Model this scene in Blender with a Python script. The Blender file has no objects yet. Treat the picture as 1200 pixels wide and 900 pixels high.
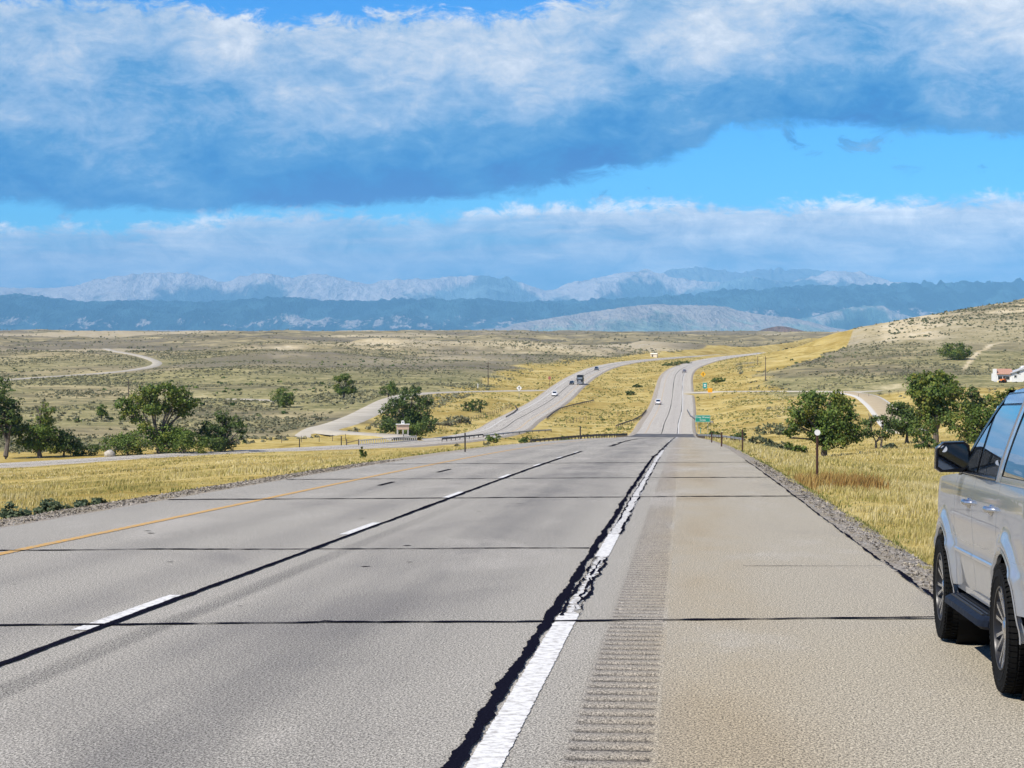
import bpy, bmesh, math, random
import numpy as np
from mathutils import Vector, Matrix, Euler
SC = bpy.context.scene
COL = SC.collection
R = math.radians
rng = np.random.default_rng(7)

# ------------------------------------------------------------------ camera
F = 2350.0                     # focal length of the 1200 px wide photograph, in pixels
cam_d = bpy.data.cameras.new('camera')
cam = bpy.data.objects.new('camera', cam_d)
COL.objects.link(cam)
cam_d.sensor_width = 36.0
cam_d.lens = 36.0 * F / 1200.0
cam_d.clip_start = 0.1
cam_d.clip_end = 150000
cam.location = (0, 0, 0)
cam.rotation_euler = (R(90) - math.atan(60 / F), 0, 0)
SC.camera = cam

# ------------------------------------------------------------------ view and sun
SC.view_settings.view_transform = 'Standard'
SC.view_settings.look = 'None'
SC.view_settings.gamma = 1.0
SC.view_settings.exposure = 0.58
SC.render.film_transparent = False
TO_SUN = Vector((-0.72, -0.52, 1.0)).normalized()
SUN_EL = math.asin(TO_SUN.z)
SUN_AZ = math.atan2(TO_SUN.x, TO_SUN.y)
sun_d = bpy.data.lights.new('sun', 'SUN')
sun_d.energy = 4.8
sun_d.angle = R(0.53)
sun_d.color = (1.0, 0.935, 0.82)
sun = bpy.data.objects.new('sun', sun_d)
COL.objects.link(sun)
sun.rotation_euler = (-TO_SUN).to_track_quat('-Z', 'Y').to_euler()
sun.location = (-40, -30, 60)


# ------------------------------------------------------------------ node helpers
class NT:
    def __init__(s, tree):
        s.t = tree
        s.x = 0

    def add(s, typ, ins=None, **props):
        n = s.t.nodes.new(typ)
        s.x += 40
        n.location = (s.x, 0)
        for k, v in props.items():
            setattr(n, k, v)
        for k, v in (ins or {}).items():
            sock = n.inputs[k]
            if isinstance(v, bpy.types.NodeSocket):
                s.t.links.new(v, sock)
            else:
                if sock.type == 'RGBA' and len(v) == 3:
                    v = (*v, 1)
                sock.default_value = v
        return n

    def m(s, op, a, b=0.0, c=0.0, clamp=False):
        n = s.add('ShaderNodeMath', {0: a, 1: b, 2: c}, operation=op)
        n.use_clamp = clamp
        return n.outputs[0]

    def noise(s, vec, scale, detail=4, rough=0.55, dist=0.0, dim='3D'):
        return s.add('ShaderNodeTexNoise', {'Vector': vec, 'Scale': scale, 'Detail': detail,
                     'Roughness': rough, 'Distortion': dist}, noise_dimensions=dim).outputs[0]

    def ramp(s, fac, stops, interp='LINEAR'):
        n = s.add('ShaderNodeValToRGB', {'Fac': fac})
        r = n.color_ramp
        r.interpolation = interp
        while len(r.elements) > 1:
            r.elements.remove(r.elements[-1])
        for i, (p, c) in enumerate(stops):
            e = r.elements[0] if i == 0 else r.elements.new(p)
            e.position = p
            if not isinstance(c, (tuple, list)):
                c = (c, c, c)
            e.color = (*c[:3], 1)
        return n.outputs[0]

    def mix(s, fac, a, b, mode='MIX'):
        n = s.add('ShaderNodeMix', None, data_type='RGBA', blend_type=mode)
        n.clamp_factor = True
        for sock, v in ((n.inputs[0], fac), (n.inputs[6], a), (n.inputs[7], b)):
            if isinstance(v, bpy.types.NodeSocket):
                s.t.links.new(v, sock)
            elif sock.type == 'RGBA':
                sock.default_value = (*v[:3], 1)
            else:
                sock.default_value = v
        return n.outputs[2]

    def mr(s, v, a, b, c=0.0, d=1.0, smooth=False):
        n = s.add('ShaderNodeMapRange', {0: v, 1: a, 2: b, 3: c, 4: d})
        n.clamp = True
        if smooth:
            n.interpolation_type = 'SMOOTHSTEP'
        return n.outputs[0]

    def mapping(s, vec, scale=(1, 1, 1), rot=(0, 0, 0), loc=(0, 0, 0)):
        return s.add('ShaderNodeMapping', {'Vector': vec, 'Scale': scale, 'Rotation': rot, 'Location': loc}).outputs[0]

    def bump(s, h, strength=0.3, dist=0.02):
        return s.add('ShaderNodeBump', {'Height': h, 'Strength': strength, 'Distance': dist}).outputs[0]

    def attr(s, name):
        return s.add('ShaderNodeAttribute', attribute_name=name).outputs['Fac']


def new_mat(name):
    m = bpy.data.materials.new(name)
    m.use_nodes = True
    m.node_tree.nodes.clear()
    t = NT(m.node_tree)
    out = t.add('ShaderNodeOutputMaterial')
    return m, t, out


def fin(t, out, color, rough=0.8, metal=0.0, normal=None, spec=0.3, **extra):
    ins = {'Base Color': color, 'Roughness': rough, 'Metallic': metal, 'Specular IOR Level': spec}
    ins.update(extra)
    p = t.add('ShaderNodeBsdfPrincipled', ins)
    if normal is not None:
        t.t.links.new(normal, p.inputs['Normal'])
    t.t.links.new(p.outputs[0], out.inputs['Surface'])
    return p


def simple(name, color, rough=0.6, metal=0.0, spec=0.4, var=0.15, scale=6.0, bump=0.0, **extra):
    """one material with a little grain and wear"""
    m, t, out = new_mat(name)
    co = t.add('ShaderNodeTexCoord').outputs['Object']
    n = t.noise(co, scale, 5, 0.6)
    a = tuple(max(0, c * (1 - var)) for c in color)
    b = tuple(min(1, c * (1 + var)) for c in color)
    c = t.mix(t.mr(n, 0.3, 0.7), a, b)
    rr = t.mr(n, 0.3, 0.7, max(0.02, rough * 0.85), min(1, rough * 1.15))
    nm = t.bump(t.noise(co, scale * 6, 3), bump, 0.01) if bump else None
    fin(t, out, c, rr, metal, nm, spec, **extra)
    return m


# ------------------------------------------------------------------ sky
def build_world():
    w = bpy.data.worlds.new('World')
    SC.world = w
    w.use_nodes = True
    w.node_tree.nodes.clear()
    t = NT(w.node_tree)
    out = t.add('ShaderNodeOutputWorld')
    sky = t.add('ShaderNodeTexSky', sky_type='NISHITA')
    sky.sun_disc = False
    sky.sun_elevation = SUN_EL
    sky.sun_rotation = SUN_AZ % (2 * math.pi)
    sky.altitude = 1400
    sky.air_density = 1.0
    sky.dust_density = 0.3
    sky.ozone_density = 2.5
    skyc = t.add('ShaderNodeHueSaturation', {'Saturation': 1.25, 'Value': 1.0, 'Hue': 0.505, 'Color': sky.outputs[0]}).outputs[0]
    skyc = t.mix(1.0, skyc, (0.26, 0.86, 1.25), 'MULTIPLY')
    co = t.add('ShaderNodeTexCoord').outputs['Generated']
    sep = t.add('ShaderNodeSeparateXYZ', {0: co})
    X, Y, Z = sep.outputs
    az = t.m('ARCTAN2', X, Y)                       # azimuth, 0 along the road
    hor = t.m('SQRT', t.m('ADD', t.m('MULTIPLY', X, X), t.m('MULTIPLY', Y, Y)))
    V = t.m('DIVIDE', Z, t.m('MAXIMUM', hor, 0.001))  # tangent of the elevation
    # noise lives on the direction sphere, clouds flatter towards the horizon
    vecA = t.add('ShaderNodeCombineXYZ', {0: t.m('MULTIPLY', az, 12.0), 1: t.m('MULTIPLY', V, 21.0), 2: 0.0}).outputs[0]
    vecS = t.add('ShaderNodeCombineXYZ', {0: t.m('MULTIPLY', az, 5.0), 1: t.m('MULTIPLY', V, 48.0), 2: 3.7}).outputs[0]
    nb = t.noise(vecA, 1.1, 9, 0.58, 0.35)          # billows
    nf = t.noise(vecA, 3.4, 10, 0.70, 0.7)         # lumps
    ns = t.noise(vecS, 1.0, 7, 0.6, 0.3)            # streaks
    ff = t.noise(vecA, 9.0, 6, 0.65, 0.2)          # wisps
    # edges of the upper deck as functions of the azimuth  (tan elevation * 5)
    A01 = t.mr(az, -0.27, 0.27)

    def curve(pts):     # pts: (photo x, photo y)
        st = []
        for px, py in pts:
            a = math.atan((px - 600) / F)
            st.append(((a + 0.27) / 0.54, (390 - py) / F * 5.0))
        return t.m('MULTIPLY', t.ramp(A01, st, 'B_SPLINE' if len(pts) > 8 else 'LINEAR'), 0.2)
    vb = curve([(-30, 248), (130, 247), (250, 252), (400, 248), (480, 245), (560, 235), (620, 226), (700, 208), (770, 196), (815, 180), (845, 152), (920, 146), (1010, 152), (1100, 168), (1230, 166)])
    vt = curve([(-30, 10), (30, 8), (150, 3), (210, 12), (270, 20), (350, 24), (440, 21), (520, 10), (580, 20), (640, 9), (720, -6), (800, -30), (1000, -40), (1230, -40)])
    jig = t.m('ADD', t.m('MULTIPLY', t.m('SUBTRACT', nf, 0.5), 0.036), t.m('MULTIPLY', t.m('SUBTRACT', ff, 0.5), 0.014))
    jigb = t.m('ADD', t.m('MULTIPLY', t.m('SUBTRACT', ns, 0.5), 0.020), t.m('MULTIPLY', t.m('SUBTRACT', nf, 0.5), 0.022))
    dbot = t.m('ADD', t.m('SUBTRACT', V, vb), jigb)
    dtop = t.m('ADD', t.m('SUBTRACT', vt, V), jig)
    mb = t.mr(dbot, -0.002, 0.005, smooth=True)
    mt = t.mr(dtop, -0.002, 0.007, smooth=True)
    m1 = t.m('MULTIPLY', mb, mt)
    # above the frame: broken cloud continues
    plane = t.add('ShaderNodeVectorMath', {0: co, 1: t.add('ShaderNodeCombineXYZ', {0: t.m('MAXIMUM', Z, 0.08), 1: t.m('MAXIMUM', Z, 0.08), 2: 1.0}).outputs[0]}, operation='DIVIDE').outputs[0]
    hi = t.noise(plane, 0.55, 8, 0.6, 0.3)
    m3 = t.m('MULTIPLY', t.mr(hi, 0.50, 0.60, smooth=True), t.mr(V, 0.17, 0.22, smooth=True))
    m4 = t.m('MULTIPLY', t.mr(t.m('ADD', nf, t.m('MULTIPLY', t.m('SUBTRACT', ns, 0.5), 0.5)), 0.57, 0.68, 0.0, 0.8, True), t.mr(dbot, -0.022, -0.002, smooth=True))
    m1 = t.m('MAXIMUM', t.m('MAXIMUM', m1, m3), t.m('MULTIPLY', m4, mt))
    # height in the upper deck, 0 at its base
    h1 = t.m('DIVIDE', t.m('SUBTRACT', V, vb), 0.085)
    nw = t.noise(vecA, 0.55, 5, 0.5, 0.3)          # broad shading
    lit = t.m('ADD', t.m('ADD', t.m('ADD', t.ramp(h1, [(0.0, 0.02), (0.22, 0.20), (0.5, 0.50), (0.8, 0.64), (1.0, 0.72)]), t.mr(A01, 0.56, 0.74, -0.02, 0.20, True)), t.m('MULTIPLY', t.m('SUBTRACT', nb, 0.5), 1.0)),
              t.m('ADD', t.m('ADD', t.m('MULTIPLY', t.m('SUBTRACT', nf, 0.5), 0.62), t.m('MULTIPLY', t.m('SUBTRACT', ff, 0.5), 0.28)), t.m('ADD', t.m('MULTIPLY', t.m('SUBTRACT', ns, 0.5), 0.3), t.m('MULTIPLY', t.m('SUBTRACT', nw, 0.5), 0.8))))
    c1 = t.ramp(lit, [(0.0, (0.0, 0.095, 0.34)), (0.16, (0.004, 0.15, 0.40)), (0.36, (0.075, 0.235, 0.455)), (0.56, (0.25, 0.37, 0.535)), (0.76, (0.49, 0.535, 0.60)), (1.0, (0.80, 0.79, 0.79))])
    # lower deck near the horizon
    vl = curve([(-30, 264), (150, 268), (260, 254), (330, 246), (420, 247), (470, 258), (560, 246), (640, 236), (760, 237), (900, 242), (980, 234), (1100, 237), (1230, 229)])
    dl = t.m('ADD', t.m('SUBTRACT', vl, V), t.m('ADD', t.m('MULTIPLY', t.m('SUBTRACT', nf, 0.5), 0.026), t.m('MULTIPLY', t.m('SUBTRACT', ff, 0.5), 0.014)))
    m2 = t.m('MULTIPLY', t.mr(dl, -0.002, 0.006, smooth=True), t.mr(t.m('ADD', ns, t.m('MULTIPLY', t.m('SUBTRACT', vl, V), 3.0)), 0.30, 0.50, 0.7, 1.0))
    lit2 = t.m('ADD', t.mr(t.m('SUBTRACT', vl, V), 0.0, 0.032, 0.90, 0.36),
               t.m('ADD', t.m('MULTIPLY', t.m('SUBTRACT', nf, 0.5), 1.1), t.m('ADD', t.m('MULTIPLY', t.m('SUBTRACT', nb, 0.5), 0.8), t.m('MULTIPLY', t.m('SUBTRACT', ns, 0.5), 1.7))))
    c2 = t.ramp(lit2, [(0.0, (0.07, 0.19, 0.33)), (0.30, (0.19, 0.30, 0.44)), (0.55, (0.40, 0.46, 0.55)), (0.78, (0.62, 0.64, 0.67)), (1.0, (0.92, 0.89, 0.85))])
    cc = t.mix(t.m('DIVIDE', m1, t.m('ADD', t.m('ADD', m1, m2), 0.0001)), c2, c1)
    mask = t.m('MAXIMUM', m1, m2)
    b1 = t.add('ShaderNodeBackground', {'Color': skyc, 'Strength': 0.09})
    b2 = t.add('ShaderNodeBackground', {'Color': cc, 'Strength': 1.0})
    mx = t.add('ShaderNodeMixShader', {0: mask, 1: b1.outputs[0], 2: b2.outputs[0]})
    t.t.links.new(mx.outputs[0], out.inputs['Surface'])


build_world()


# ------------------------------------------------------------------ object helpers
def tag(o, label=None, cat=None, group=None, kind=None):
    if label: o['label'] = label
    if cat: o['category'] = cat
    if group: o['group'] = group
    if kind: o['kind'] = kind
    return o


def link(name, data, parent=None):
    o = bpy.data.objects.new(name, data)
    COL.objects.link(o)
    if parent is not None:
        o.parent = parent
    return o


def thing(name, label, cat, loc=(0, 0, 0), rotz=0.0, group=None, rot=None):
    o = link(name, None)
    o.empty_display_size = 0.2
    o.location = loc
    o.rotation_euler = rot if rot is not None else (0, 0, rotz)
    return tag(o, label, cat, group)


def np_mesh(name, V, Fs, mat=None, smooth=False, attrs=None, uv=None):
    """V (n,3), Fs (m,k) with one k"""
    V = np.asarray(V, dtype=np.float32)
    Fs = np.asarray(Fs, dtype=np.int32)
    me = bpy.data.meshes.new(name)
    m, k = Fs.shape
    me.vertices.add(len(V))
    me.vertices.foreach_set('co', V.ravel())
    me.loops.add(m * k)
    me.loops.foreach_set('vertex_index', Fs.ravel())
    me.polygons.add(m)
    me.polygons.foreach_set('loop_start', np.arange(0, m * k, k, dtype=np.int32))
    me.polygons.foreach_set('loop_total', np.full(m, k, dtype=np.int32))
    if smooth:
        me.polygons.foreach_set('use_smooth', np.ones(m, dtype=bool))
    if uv is not None:
        l = me.uv_layers.new(name='UVMap')
        l.data.foreach_set('uv', np.asarray(uv, dtype=np.float32)[Fs.ravel()].ravel())
    for an, av in (attrs or {}).items():
        a = me.attributes.new(an, 'FLOAT', 'POINT')
        a.data.foreach_set('value', np.asarray(av, dtype=np.float32))
    me.update(calc_edges=True)
    me.validate()
    if mat: me.materials.append(mat)
    return me


def grid_faces(n, m):
    """faces of an n x m vertex grid (row major)"""
    i = np.arange(n - 1)[:, None] * m
    j = np.arange(m - 1)[None, :]
    a = (i + j).ravel()
    return np.stack([a, a + 1, a + m + 1, a + m], 1)


class MB:
    """collects shapes and links them as one mesh object"""
    def __init__(s):
        s.v = []
        s.f = []

    def poly(s, pts):
        b = len(s.v)
        s.v += [tuple(p) for p in pts]
        s.f.append(tuple(range(b, b + len(pts))))

    def box(s, c, size, rot=None, taper=1.0):
        b = len(s.v)
        hx, hy, hz = size[0] / 2, size[1] / 2, size[2] / 2
        M = rot.to_matrix() if rot is not None else None
        for z in (-1, 1):
            k = taper if z > 0 else 1.0
            for x, y in ((-1, -1), (1, -1), (1, 1), (-1, 1)):
                p = Vector((x * hx * k, y * hy * k, z * hz))
                if M: p = M @ p
                s.v.append((p.x + c[0], p.y + c[1], p.z + c[2]))
        for q in ((3, 2, 1, 0), (4, 5, 6, 7), (0, 1, 5, 4), (1, 2, 6, 5), (2, 3, 7, 6), (3, 0, 4, 7)):
            s.f.append(tuple(b + i for i in q))

    def tube(s, pts, radii, n=8, cap=True):
        pts = [Vector(p) for p in pts]
        if not hasattr(radii, '__len__'): radii = [radii] * len(pts)
        b = len(s.v)
        up = Vector((0, 0, 1))
        for i, p in enumerate(pts):
            d = (pts[min(i + 1, len(pts) - 1)] - pts[max(i - 1, 0)]).normalized()
            a = d.cross(up)
            if a.length < 0.05: a = d.cross(Vector((1, 0, 0)))
            a.normalize()
            c = d.cross(a)
            for k in range(n):
                w = 2 * math.pi * k / n
                q = p + (a * math.cos(w) + c * math.sin(w)) * radii[i]
                s.v.append(tuple(q))
        for i in range(len(pts) - 1):
            for k in range(n):
                s.f.append((b + i * n + k, b + i * n + (k + 1) % n, b + (i + 1) * n + (k + 1) % n, b + (i + 1) * n + k))
        if cap:
            s.f.append(tuple(b + k for k in range(n))[::-1])
            s.f.append(tuple(b + (len(pts) - 1) * n + k for k in range(n)))

    def grid(s, P, flip=False):
        """P[i][j] points"""
        b = len(s.v)
        n, m = len(P), len(P[0])
        for row in P:
            s.v += [tuple(p) for p in row]
        for i in range(n - 1):
            for j in range(m - 1):
                q = (b + i * m + j, b + i * m + j + 1, b + (i + 1) * m + j + 1, b + (i + 1) * m + j)
                s.f.append(q[::-1] if flip else q)

    def lathe_x(s, prof, n=48, c=(0, 0, 0), a0=0.0, a1=2 * math.pi):
        """profile (x, r) turned about the x axis"""
        b = len(s.v)
        full = abs(a1 - a0 - 2 * math.pi) < 1e-6
        cnt = n if full else n + 1
        for k in range(cnt):
            w = a0 + (a1 - a0) * k / n
            for x, r in prof:
                s.v.append((c[0] + x, c[1] + r * math.cos(w), c[2] + r * math.sin(w)))
        m = len(prof)
        for k in range(n):
            k2 = (k + 1) % cnt
            for j in range(m - 1):
                s.f.append((b + k * m + j, b + k * m + j + 1, b + k2 * m + j + 1, b + k2 * m + j))

    def sphere(s, c, r, n=10, m=6, sx=1, sy=1, sz=1):
        P = []
        for i in range(m + 1):
            th = math.pi * i / m
            P.append([(c[0] + sx * r * math.sin(th) * math.cos(2 * math.pi * j / n), c[1] + sy * r * math.sin(th) * math.sin(2 * math.pi * j / n), c[2] + sz * r * math.cos(th)) for j in range(n + 1)])
        s.grid(P)

    def mesh(s, name, mat, smooth=False, bevel=0.0):
        me = bpy.data.meshes.new(name)
        me.from_pydata(s.v, [], s.f)
        if bevel or smooth == 'weld':
            bm = bmesh.new()
            bm.from_mesh(me)
            bmesh.ops.remove_doubles(bm, verts=bm.verts, dist=1e-5)
            bmesh.ops.recalc_face_normals(bm, faces=bm.faces)
            if bevel:
                bmesh.ops.bevel(bm, geom=[e for e in bm.edges if e.is_manifold and e.calc_face_angle(0) > 0.5], offset=bevel, segments=2, profile=0.6, affect='EDGES', clamp_overlap=True)
            bm.to_mesh(me)
            bm.free()
        if smooth:
            me.polygons.foreach_set('use_smooth', np.ones(len(me.polygons), dtype=bool))
            me.set_sharp_from_angle(angle=R(38))
        me.materials.append(mat)
        me.update()
        return me

    def build(s, name, mat, parent=None, smooth=False, bevel=0.0):
        return link(name, s.mesh(name, mat, smooth, bevel), parent)


def copy_tree(o, parent=None):
    c = o.copy()
    COL.objects.link(c)
    if parent is not None: c.parent = parent
    for ch in list(o.children):
        copy_tree(ch, c)
    return c


# ------------------------------------------------------------------ noise
def _hash(ix, iy, seed):
    h = (ix.astype(np.int64) * 374761393 + iy.astype(np.int64) * 668265263 + seed * 1442695041) & 0xFFFFFFFF
    h = ((h ^ (h >> 13)) * 1274126177) & 0xFFFFFFFF
    return ((h ^ (h >> 16)) & 0xFFFFFF) / float(0xFFFFFF)


def vnoise(x, y, seed=0):
    ix, iy = np.floor(x), np.floor(y)
    fx, fy = x - ix, y - iy
    fx = fx * fx * fx * (fx * (fx * 6 - 15) + 10)
    fy = fy * fy * fy * (fy * (fy * 6 - 15) + 10)
    a, b = _hash(ix, iy, seed), _hash(ix + 1, iy, seed)
    c, d = _hash(ix, iy + 1, seed), _hash(ix + 1, iy + 1, seed)
    return (a + (b - a) * fx) * (1 - fy) + (c + (d - c) * fx) * fy


def fbm(x, y, oct=4, seed=0, ridged=False, gain=0.5):
    x, y = np.asarray(x, float), np.asarray(y, float)
    s = np.zeros(np.broadcast(x, y).shape)
    a, tot = 1.0, 0.0
    for o in range(oct):
        n = vnoise(x * 2 ** o + 17.3 * o, y * 2 ** o - 9.1 * o, seed + o)
        if ridged: n = 1 - np.abs(2 * n - 1)
        s += a * n
        tot += a
        a *= gain
    return s / tot


def sstep(a, b, x):
    t = np.clip((x - a) / (b - a), 0, 1)
    return t * t * (3 - 2 * t)


# ------------------------------------------------------------------ roads as centre lines (x, y, z), z is measured from the eye
DIR = 0.0851        # the near road runs a little to the right of the view


def pz(py, d): return -(py - 390.0) / F * d
def pxx(px, d): return (px - 600.0) / F * d


def dense(pts, step0=1.5, grow=0.012):
    P = np.array(pts, float)
    # smooth chord-length parametrisation, Catmull-Rom
    d = np.concatenate([[0], np.cumsum(np.linalg.norm(np.diff(P[:, :2], axis=0), axis=1))])
    s, out = 0.0, []
    while s < d[-1]:
        out.append(s)
        i = min(np.searchsorted(d, s, side='right') - 1, len(P) - 2)
        x = P[i, 0] + (P[i + 1, 0] - P[i, 0]) * (s - d[i]) / (d[i + 1] - d[i])
        y = P[i, 1] + (P[i + 1, 1] - P[i, 1]) * (s - d[i]) / (d[i + 1] - d[i])
        s += max(step0, grow * math.hypot(x, y))
    out.append(d[-1])
    out = np.array(out)
    # monotone cubic (PCHIP-like) slopes
    h = np.diff(d)
    res = []
    for k in range(3):
        dl = np.diff(P[:, k]) / h
        mm = np.zeros(len(P))
        mm[0], mm[-1] = dl[0], dl[-1]
        for i in range(1, len(P) - 1):
            w1, w2 = h[i - 1], h[i]
            mm[i] = (dl[i - 1] * w2 + dl[i] * w1) / (w1 + w2)
        i = np.clip(np.searchsorted(d, out, side='right') - 1, 0, len(P) - 2)
        u = (out - d[i]) / h[i]
        res.append(P[i, k] * (2 * u**3 - 3 * u**2 + 1) + h[i] * mm[i] * (u**3 - 2 * u**2 + u) + P[i + 1, k] * (-2 * u**3 + 3 * u**2) + h[i] * mm[i + 1] * (u**3 - u**2))
    return np.stack(res, 1), out


def plane_z(d): return -1.76 - 0.0396 * d


_hw = [(-400 * DIR, -400, plane_z(-400) - 6), (-200 * DIR, -200, plane_z(-200) - 1.0), (-60 * DIR, -60, plane_z(-60)), (0, 0, plane_z(0)), (30 * DIR, 30, plane_z(30)), (60 * DIR, 60, plane_z(60)),
       (113 * DIR, 113, -6.42), (170 * DIR, 170, -9.15), (250 * DIR, 250, -13.15), (331 * DIR, 331, -17.3), (395 * DIR, 395, -20.35), (443 * DIR, 443, -22.25), (475 * DIR, 475, -23.0), (510 * DIR, 510, -23.3)]
for px, py, d in ((803, 483, 590), (803.5, 470, 680), (803, 455, 780), (804, 440, 900), (811, 431.5, 1020), (826, 425.5, 1140), (848, 420, 1320), (893, 414.5, 1620), (942, 411.3, 1950), (985, 408.5, 2350)):
    _hw.append((pxx(px, d) , d, pz(py, d)))
HW, HW_S = dense(_hw)
_ob = [(-190, 262, -19.3), (-150, 275, -19.7)]
for px, py, d in ((0, 546, 307), (200, 534.5, 325), (400, 524.5, 355), (520, 515.5, 408), (578, 506.5, 465), (605, 492, 545), (644, 470, 680), (668, 450.5, 820), (684, 440, 920), (706, 430.5, 1040), (731, 425, 1150), (775, 420.3, 1330), (850, 415.4, 1630), (930, 411.8, 1960), (980, 409, 2360)):
    _ob.append((pxx(px, d), d, pz(py, d)))
OB, OB_S = dense(_ob, 2.0, 0.012)


def road_pts(l):
    return [(pxx(px, d), d, pz(py, d)) for px, py, d in l]


FRONT, FRONT_S = dense(road_pts([(362, 506.5, 430), (374, 502.6, 442), (392, 498, 462), (417, 489, 505), (440, 477.5, 565), (462, 467, 630), (485, 461.5, 675), (520, 459.5, 705), (580, 458, 745), (634, 457, 775)]), 3)
FRONT2, FRONT2_S = dense(road_pts([(378, 503.5, 440), (420, 507.5, 424), (455, 509, 418), (476, 513, 402)]), 3)
SIDE, SIDE_S = dense(road_pts([(812, 459.3, 740), (850, 458.4, 725), (900, 458.2, 715), (960, 458.3, 700), (1000, 458.8, 690), (1045, 457.5, 700)]), 3)
RAMP, RAMP_S = dense(road_pts([(990, 459.2, 690), (1012, 463, 640), (1028, 472, 570), (1041, 484, 495), (1052, 496, 440), (1066, 505, 390), (1084, 512, 350)]), 3)
DIRT, DIRT_S = dense(road_pts([(-40, 450.5, 765), (0, 445.5, 805), (60, 441, 865), (110, 437.8, 908), (150, 434, 958), (172, 430.5, 1008), (184, 426, 1090), (176, 420.5, 1205), (158, 415.5, 1318), (135, 411.5, 1440), (122, 407.5, 1600)]), 4)
TRACK, TRACK_S = dense(road_pts([(228, 465, 660), (260, 466.5, 650), (300, 468, 640), (345, 470.5, 620)]), 4)

def dip_ends(C, lo=True, hi=True):
    for on, idx in ((lo, (0, 1, 2)), (hi, (-1, -2, -3))):
        if on:
            for i, dz in zip(idx, (1.4, 0.55, 0.15)): C[i, 2] -= dz


dip_ends(FRONT, True, False)
dip_ends(TRACK)
dip_ends(RAMP, False, True)
dip_ends(SIDE, False, False)
dip_ends(DIRT)

# (centre line, half width, blend width, drop of the ground below the road)
ROADS = [(HW, -4.25, 7.25, 13.0, 0.28), (OB, 0.0, 6.6, 14.0, 0.3), (FRONT, 0, 3.6, 9, 0.25), (FRONT2, 0, 2.6, 6, 0.25), (SIDE, 0, 3.8, 9, 0.25), (RAMP, 0, 3.8, 9, 0.25), (DIRT, 0, 3.4, 9, 0.25), (TRACK, 0, 2.4, 8, 0.25)]


def offset_line(C, off):
    T = np.gradient(C[:, :2], axis=0)
    T /= np.linalg.norm(T, axis=1)[:, None]
    o = C.copy()
    o[:, 0] += T[:, 1] * off
    o[:, 1] -= T[:, 0] * off
    return o


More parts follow.
